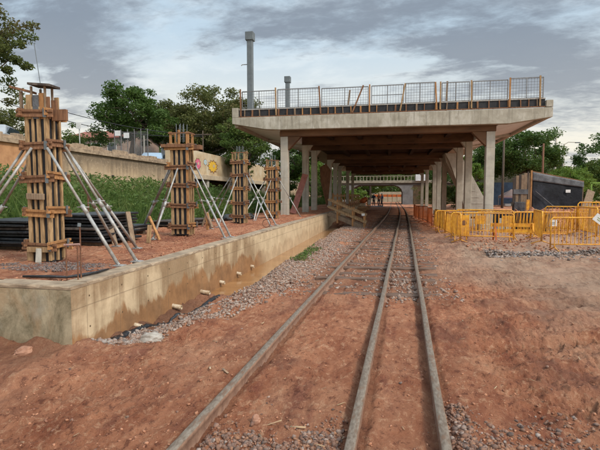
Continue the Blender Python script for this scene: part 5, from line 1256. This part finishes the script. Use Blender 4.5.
# workers
def person(x, y, z, face, shirt, lab, pose=0, helmet=None):
    t = empty('person', (x, y, z), face); tag(t, lab, 'person', None)
    import bmesh
    def skin(name, verts, edges, rad, mat, root=0):
        me = bpy.data.meshes.new(name); me.from_pydata(verts, edges, []); me.materials.append(mat)
        o = bpy.data.objects.new(name, me); COL.objects.link(o); o.parent = t
        md = o.modifiers.new('skin', 'SKIN'); md.use_smooth_shade = True
        for i, r in enumerate(rad):
            sv = me.skin_vertices[0].data[i]; sv.radius = (r, r); sv.use_root = (i == root)
        sb = o.modifiers.new('sub', 'SUBSURF'); sb.levels = 1; sb.render_levels = 2; return o
    aL, aR = (.30, -.05), (.26, -.18 if pose else .02)
    V = []; E = []; Rd = []
    def v(p, r, par=None): V.append(p); Rd.append(r); (E.append((par, len(V) - 1)) if par is not None else None); return len(V) - 1
    st = .16 if pose else .09
    pel = v((0, 0, .95), .13); wa = v((0, 0, 1.10), .12, pel); ch = v((0, -.01, 1.32), .15, wa); nk = v((0, 0, 1.49), .055, ch); hd0 = v((0, -.01, 1.58), .075, nk); hd1 = v((0, -.02, 1.67), .09, hd0); hd2 = v((0, -.01, 1.73), .06, hd1); v((0, -.115, 1.645), .016, hd1)
    arms = []; legs = []
    for s in (-1, 1):
        sh = v((s * .19, 0, 1.42), .062, ch); el = v((s * .27, .05, 1.15), .045, sh); wr = v((s * (.27 if not pose else .2), -.10, .94), .030, el); pm = v((s * (.27 if not pose else .19), -.13, .87), .034, wr)
        for f_, (dx, l) in enumerate(((-.027, .075), (-.009, .085), (.009, .08), (.027, .062))): q = v((pm and V[pm][0] + dx, -.155, .83), .009, pm); v((V[pm][0] + dx, -.165, .83 - l * .6), .008, q)
        q = v((V[pm][0] - s * .04, -.155, .87), .010, pm); v((V[pm][0] - s * .045, -.18, .84), .009, q)
        hp = v((s * .09, 0, .88), .10, pel); kn = v((s * .11, -.03 - s * st * .3, .50), .068, hp); an = v((s * .12, s * st, .10), .042, kn); v((s * .13, s * st - .15, .04), .036, an)
        arms.append((sh, el, wr)); legs.append((hp, kn, an))
    skin('body', V, E, Rd, M['skin'])
    # shirt
    sv = [V[pel], V[wa], V[ch], (0, 0, 1.46)]; sr = [.145, .14, .168, .075]; se = [(0, 1), (1, 2), (2, 3)]
    for sh, el, wr in arms: b = len(sv); sv += [V[sh], V[el], tuple(np.array(V[wr]) * .8 + np.array(V[el]) * .2)]; sr += [.078, .06, .046]; se += [(2, b), (b, b + 1), (b + 1, b + 2)]
    skin('shirt', sv, se, sr, shirt)
    tv = [(0, 0, .99), (0, 0, .93)]; tr = [.142, .145]; te = [(0, 1)]
    for hp, kn, an in legs: b = len(tv); tv += [V[hp], V[kn], V[an]]; tr += [.112, .082, .066]; te += [(1, b), (b, b + 1), (b + 1, b + 2)]
    skin('trousers', tv, te, tr, M['trouser'])
    m = MB()
    for s, (hp, kn, an) in zip((-1, 1), legs): a = V[an]; m.tube([(a[0], a[1] + .05, .05), (a[0], a[1] - .06, .06), (a[0] + s * .01, a[1] - .19, .04)], [.055, .058, .04], 8); m.tube([(a[0], a[1], .04), (a[0], a[1], .2)], .055, 8)
    m.build('boots', M['plyd'], t, True)
    n = 12; m = MB(); rows = [(.128, 1.70), (.118, 1.76), (.085, 1.805), (.03, 1.825)]; m.tube([(0, -.01, z_) for r_, z_ in rows], [r_ for r_, z_ in rows], n); m.tube([(0, -.03, 1.697), (0, -.03, 1.708)], .155, n)
    m.build('helmet', helmet or M['white'], t, True)
    m = MB()
    for s in (-1, 1): m.box((s * .034, -.105, 1.672), (.026, .012, .012))
    m.build('eyes', M['plyd'], t); m = MB(); m.box((0, -.098, 1.60), (.05, .012, .01)); m.build('mouth', M['rust'], t)
person(-2.15, 66.0, .16, R(170), M['shirt_b'], 'worker in navy clothes on the low slab, leftmost of the three', 0)
person(-1.45, 66.2, .16, R(20), M['shirt_o'], 'worker in an orange shirt, between the two in blue', 1, M['yellow'])
person(-1.0, 65.8, .16, R(-60), M['shirt_lb'], 'worker in a light blue shirt, rightmost of the three', 0)
def heap():
    # orange and pale site hopper left of the workers
    t = empty('site_mixer', (-3.1, 57, 0)); tag(t, 'pale and orange concrete mixer standing by the timber piles left of the track', 'mixer')
    m = MB(); m.tube([(-.35, -.35, .9), (-.1, -.1, 1.0), (.2, .3, 1.15), (.35, .6, 1.3)], [.2, .36, .34, .15], 14); m.build('drum', M['orange'], t, True)
    m = MB()
    for s in (-.45, .45): m.bar((s, -.5, 0), (s, 0, 1.15), .08, .08); m.bar((s, .5, 0), (s, 0, 1.15), .08, .08)
    m.build('frame', M['yellow'], t); m = MB(); m.b(.5, .85, -.25, .25, .5, 1.1); m.build('motor_box', M['white'], t, bevel=.03)
    for s in (-.6, .6): m = MB(); m.tube([(s - .05, .45, .22), (s + .05, .45, .22)], .22, 14); m.build('wheel', M['tyre'], t)
heap()
# small things on the earth
def loose():
    for (a, b, w_, lab) in (((2.25, 5.15, .05), (2.62, 5.02, .05), .06, 'short pale stick on the red earth at the right edge'), ((4.6, 10.9, .06), (5.7, 10.5, .05), .08, 'thin pale batten lying on the earth before the rubble')):
        za = float(ground_h(a[0], a[1])); zb = float(ground_h(b[0], b[1])); m = MB(); m.bar((a[0], a[1], max(za, zb) + .02), (b[0], b[1], max(za, zb) + .025), w_, .03); tag(m.build('plank', M['wood']), lab, 'plank')
    t = empty('grey_bag', (-2.05, 5.6, 0))
    bpy.data.objects.remove(t)
loose()

# ------------------------------------------------------------------ vegetation
def leaf_quads(P, size, up=.25, asp=.5, droop=None):
    n = len(P); d = rng.normal(0, 1, (n, 3)); d[:, 2] = d[:, 2] * .6 + up; d /= np.linalg.norm(d, axis=1)[:, None] + 1e-9
    r = rng.normal(0, 1, (n, 3)); s = np.cross(d, r); s /= np.linalg.norm(s, axis=1)[:, None] + 1e-9
    L = size[:, None]; W = L * asp
    a = P - d * L * .5; b = P + s * W * .5; c = P + d * L * .5; e = P - s * W * .5
    v = np.stack([a, b, c, e], 1).reshape(-1, 3); f = np.arange(4 * n).reshape(n, 4); return v, f
def tree(name, x, y, z0, H, cr, crown_z, label, mat, nclump=60, nleaf=170, leaf=.16, trunk_r=.2, squash=.75, gap=.0, seed=0, clump=.34, group=None, lean=(0, 0), cat='tree'):
    rs = np.random.default_rng(seed + 100); nclump = int(nclump * 1.5); nleaf = int(nleaf * .78); clump = clump * .74
    t = empty(name, (x, y, z0)); tag(t, label, cat, group)
    top = H; zc = crown_z
    C = []
    while len(C) < nclump:
        p = rs.uniform(-1, 1, 3); q = np.linalg.norm(p)
        if q > 1 or q < .30: continue
        if p[2] < -.55 and rs.random() < .6: continue
        C.append(p)
    C = np.array(C); wob = 1 + .34 * np.sin(C[:, 0] * 3.1 + seed) * np.cos(C[:, 2] * 3.7 + seed * 2) + rs.normal(0, .09, len(C))
    C = C * wob[:, None] * np.array([cr, cr, (top - zc) if False else cr * squash]) + np.array([lean[0], lean[1], zc])
    m = MB(); tk = zc - cr * squash * .45
    mid = Vector((lean[0] * .35 + rs.normal(0, .05 * cr), rs.normal(0, .05 * cr), tk * .55)); topv = Vector((lean[0] * .8, lean[1] * .8, tk))
    m.tube([(0, 0, -.3), (0, 0, .1), mid, topv], [trunk_r * 1.35, trunk_r * 1.1, trunk_r * .9, trunk_r * .7], 9)
    mains = [Vector(C[i]) for i in rs.choice(len(C), min(9, len(C)), replace=False)]
    for q in mains:
        a = topv.lerp(mid, rs.uniform(0, .35)); k = a.lerp(q, .5) + Vector((0, 0, -.08 * cr)) + Vector(rs.normal(0, .07 * cr, 3)); m.tube([a, k, q], [trunk_r * .5, trunk_r * .3, trunk_r * .1], 6, cap=False)
        for j in rs.choice(len(C), 5, replace=False):
            c2 = Vector(C[j])
            if (c2 - q).length < cr * 1.0: m.tube([k, k.lerp(c2, .6) + Vector(rs.normal(0, .05 * cr, 3)), c2], [trunk_r * .2, trunk_r * .13, trunk_r * .05], 5, cap=False)
    m.build('trunk', M['bark'], t, True)
    P = []
    for c in C:
        r = cr * clump * rs.uniform(.6, 1.25); k = int(nleaf * rs.uniform(.55, 1.3)); g = rs.normal(0, 1, (k, 3)); g /= np.linalg.norm(g, axis=1)[:, None]; g *= (rs.random((k, 1)) ** .45) * r
        g[:, 2] *= .62; P.append(c + g)
    P = np.concatenate(P); v, f = leaf_quads(P, rs.uniform(.6, 1.35, len(P)) * leaf)
    np_mesh('crown', v, f, mat, t)
    return t
def trees():
    G = 'trees behind the site'
    tree('airy_tree', -17.7, 16.6, 3.5, 7, 2.15, 4.5, 'airy tree at the left picture edge with sky between its leaves', M['leaf_o'], 80, 230, .15, .14, 1.05, seed=1, clump=.28, lean=(.2, 0))
    tree('dense_tree', -23.2, 38.5, 3.5, 9, 3.1, 5.3, 'dense dark green round tree above the street fence', M['leaf_d'], 80, 230, .24, .25, .82, seed=2, clump=.34)
    tree('olive_tree', -19.4, 45, 3.5, 9, 4.7, 5.2, 'widest olive tree, right of the dark round one', M['leaf_b'], 110, 330, .24, .26, .78, seed=3, clump=.32)
    tree('olive_tree', -15.2, 43, 3.5, 9, 3.2, 4.7, 'smaller olive tree drooping behind the third formwork', M['leaf_b'], 75, 280, .22, .2, .95, seed=4, clump=.32)
    tree('olive_tree', -23.4, 49, 3.5, 9, 3.4, 5.4, 'olive tree closing the gap between the dark round tree and the wide one', M['leaf_b'], 80, 260, .24, .2, .85, seed=21, clump=.32)
    tree('leafy_tree', -12.2, 38, .6, 9, 2.5, 5.6, 'green tree filling the gap left of the first concrete column', M['leaf_m'], 66, 200, .2, .2, 1.25, seed=5)
    tree('leafy_tree', -9.2, 41, .6, 9, 2.3, 4.4, 'shaded green tree seen between the left concrete columns', M['leaf_d'], 60, 200, .2, .18, 1.3, seed=6)
    tree('leafy_tree', -9.6, 56, .6, 9, 2.9, 3.6, 'pale green tree deep behind the left concrete columns', M['leaf_y'], 60, 180, .22, .18, 1.1, seed=7)
    tree('street_tree', -33, 62, 3.5, 9, 4.5, 4.4, 'distant green tree behind the pink house', M['leaf_m'], 60, 160, .3, .25, .6, seed=8, group=G)
    tree('street_tree', -27, 27.5, 3.5, 9, 2.6, 3.0, 'olive tree low behind the silver car', M['leaf_b'], 50, 160, .18, .16, .7, seed=9)
    tree('street_tree', -29.5, 40, 3.5, 9, 2.6, 2.6, 'low bushy tree between the pink house and the dark round tree', M['leaf_m'], 50, 160, .2, .16, .8, seed=10)
    # right hand side
    tree('spreading_tree', 15.6, 56, 0, 10, 4.0, 6.5, 'tall spreading dark tree right behind the concourse', M['leaf_d'], 92, 190, .27, .26, .85, seed=11, clump=.30)
    tree('spreading_tree', 11.9, 60, 0, 10, 3.6, 5.6, 'dark green tree partly hidden by the right concrete column', M['leaf_d'], 70, 180, .27, .24, .95, seed=12)
    tree('bright_tree', 7.7, 44, 0, 8, 1.35, 2.9, 'bright green young tree between the concrete stair and the right column', M['leaf_y'], 40, 170, .16, .10, 1.7, seed=13)
    tree('bushy_tree', 20.8, 72, 0, 8, 3.6, 5.0, 'rounded grey green tree behind the two right poles', M['leaf_b'], 60, 150, .3, .22, .75, seed=14)
    tree('bushy_tree', 29.6, 69, 0, 9, 4.6, 6.0, 'big dark tree at the right picture edge', M['leaf_d'], 95, 190, .3, .26, .85, seed=15, clump=.30)
    tree('bushy_tree', 25.2, 66, 0, 9, 2.8, 3.9, 'bright bushy tree left of the big dark tree on the right', M['leaf_m'], 60, 160, .26, .2, .85, seed=16)
    tree('bushy_tree', 20.6, 58, 0, 9, 2.5, 3.3, 'low yellow green tree above the black hoarding', M['leaf_y'], 60, 150, .24, .18, .7, seed=17)
    tree('bushy_tree', 33.5, 62, 0, 9, 3.2, 4.2, 'farthest right bushy tree cut by the picture edge', M['leaf_m'], 60, 150, .28, .2, .8, seed=18)
    tree('bushy_tree', 17.5, 48.5, 0, 9, 1.8, 2.8, 'low bright shrub tree behind the right end of the black hoarding', M['leaf_y'], 46, 150, .18, .14, .7, seed=19)
    # beyond the bridge and between the columns
    H = [(-9.5, 100, 4.2, 4.8, 'leaf_m', 'leftmost tree beyond the bridge opening'), (-4.5, 104, 3.6, 3.6, 'leaf_y', 'bright tree in the left of the bridge opening'), (.5, 124, 5, 4.8, 'leaf_d', 'dark tree in the middle of the bridge opening'),
         (5.5, 126, 5.5, 5.2, 'leaf_m', 'tree in the right of the bridge opening'), (-4, 98, 3.8, 7.2, 'leaf_d', 'dark tree above the left of the bridge railing'), (3.0, 99, 3.8, 7.3, 'leaf_m', 'tree above the middle of the bridge railing'), (10, 97, 4.4, 6.2, 'leaf_d', 'dark tree right of the bridge'), (17, 96, 4.8, 6, 'leaf_m', 'tree behind the bridge right approach'), (-16, 98, 4.6, 6.6, 'leaf_m', 'tree behind the bridge left approach')]
    for i, (x, y, r_, zc, mt, lab) in enumerate(H): tree('background_tree', x, y, 0, 9, r_, zc, lab, M[mt], 46, 120, .38, .24, .85, seed=30 + i, group='trees around the road bridge', clump=.36)
    for i, (x, y, r_, zc, mt, lab) in enumerate([(6.6, 62, 2.2, 2.2, 'leaf_m', 'bush in the gap between the farther right columns'), (8.2, 52, 1.8, 1.6, 'leaf_d', 'dark bush behind the concrete stair'), (7.2, 76, 2.6, 2.2, 'leaf_b', 'dull bush before the bridge abutment'), (-8.2, 66, 2.4, 2.2, 'leaf_y', 'bright bush at the far end of the left columns'), (-5.8, 79, 1.7, 1.6, 'leaf_y', 'bright bush before the left bridge abutment')]):
        tree('bush', x, y, 0, 4, r_, zc, lab, M[mt], 40, 140, .22, .08, .8, seed=60 + i, cat='bush', group='bushes between the columns')
    # distant belts of trees closing the view
    def belt(name, x0, x1, y0, y1, hz, n, mat, lf):
        x = rng.uniform(x0, x1, n); y = rng.uniform(y0, y1, n); top = hz * (.62 + .75 * np.clip(fbm(x * .11, y * .07, 4) + .5, 0, 1)); z = top * rng.uniform(0, 1, n) ** .55
        v, f = leaf_quads(np.stack([x, y, z], -1), rng.uniform(.6, 1.4, n) * lf); o = np_mesh(name, v, f, mat); o['kind'] = 'stuff'
    belt('distant_wood', -40, 60, 135, 150, 10, 26000, M['leaf_d'], .95); belt('far_right_wood', 22, 90, 82, 100, 6.6, 16000, M['leaf_m'], .7); belt('far_left_wood', -100, -28, 90, 110, 11, 15000, M['leaf_m'], .85)
trees()
def undergrowth():
    # waist to head high weeds between platform and retaining wall
    n = 120000; y = 4.2 + 50 * rng.uniform(0, 1, n) ** 1.6; x = rng.uniform(-13.95, -6.75, n)
    dens = fbm(x * .9, y * .8, 4); hmax = (.55 + 1.15 * sst(-6.7, -10.5, x) + 1.5 * np.clip(dens + .15, -.35, .8)) * (.75 + .25 * sst(5, 10, y))
    hmax = np.clip(hmax * (.95 - .42 * sst(22, 30, y)), .15, 2.0); z = .45 + hmax * rng.uniform(0, 1, n) ** .7
    k = fbm(x * 2.3, y * 2.3 + z * 1.5, 3) > -.28
    P = np.stack([x, y, z], -1)[k]; v, f = leaf_quads(P, rng.uniform(.5, 1.4, len(P)) * (.10 + .003 * P[:, 1]), up=.5, asp=.42)
    o = np_mesh('undergrowth', v, f, M['weed']); o['kind'] = 'stuff'
    # tall grass blades sticking out
    n = 12000; y = 8.5 + 40 * rng.uniform(0, 1, n) ** 1.6; x = rng.uniform(-13.5, -6.8, n); h = rng.uniform(.5, 1.3, n) + .6 * sst(-7, -10, x); w_ = .004 + .00025 * y
    a = rng.uniform(0, 6.28, n); b = rng.normal(0, .22, (n, 2)); c, s = np.cos(a) * w_, np.sin(a) * w_
    v = np.stack([np.stack([x - c, y - s, np.full(n, .5)], -1), np.stack([x + c, y + s, np.full(n, .5)], -1), np.stack([x + b[:, 0] * .78 + c * .8, y + b[:, 1] * .78 + s * .8, .5 + h * .62], -1), np.stack([x + b[:, 0] * 1.3, y + b[:, 1] * 1.3, .5 + h], -1)], 1).reshape(-1, 3)
    o = np_mesh('tall_grass', v, np.arange(4 * n).reshape(n, 4), M['weed']); o['kind'] = 'stuff'
    # green growth on the bank to the right and weeds by the puddle
    n = 14000; x = rng.uniform(7.5, 13.5, n); y = rng.uniform(63.6, 67.5, n); z = 3.2 * rng.uniform(0, 1, n) ** .8
    v, f = leaf_quads(np.stack([x + 2, y, z], -1), rng.uniform(.15, .35, n)); o = np_mesh('bank_growth', v, f, M['weed']); o['kind'] = 'stuff'
    n = 700; y = rng.uniform(10.6, 13.6, n); x = -2.15 + rng.normal(0, .10, n); z = ground_h(x, y) + rng.uniform(0, .26, n) * np.clip(.4 + fbm(x * 2, y * 2, 2) * 2, .1, 1)
    v, f = leaf_quads(np.stack([x, y, z], -1), rng.uniform(.05, .12, n), up=.7, asp=.3); o = np_mesh('puddle_weeds', v, f, M['weed']); o['kind'] = 'stuff'
undergrowth()
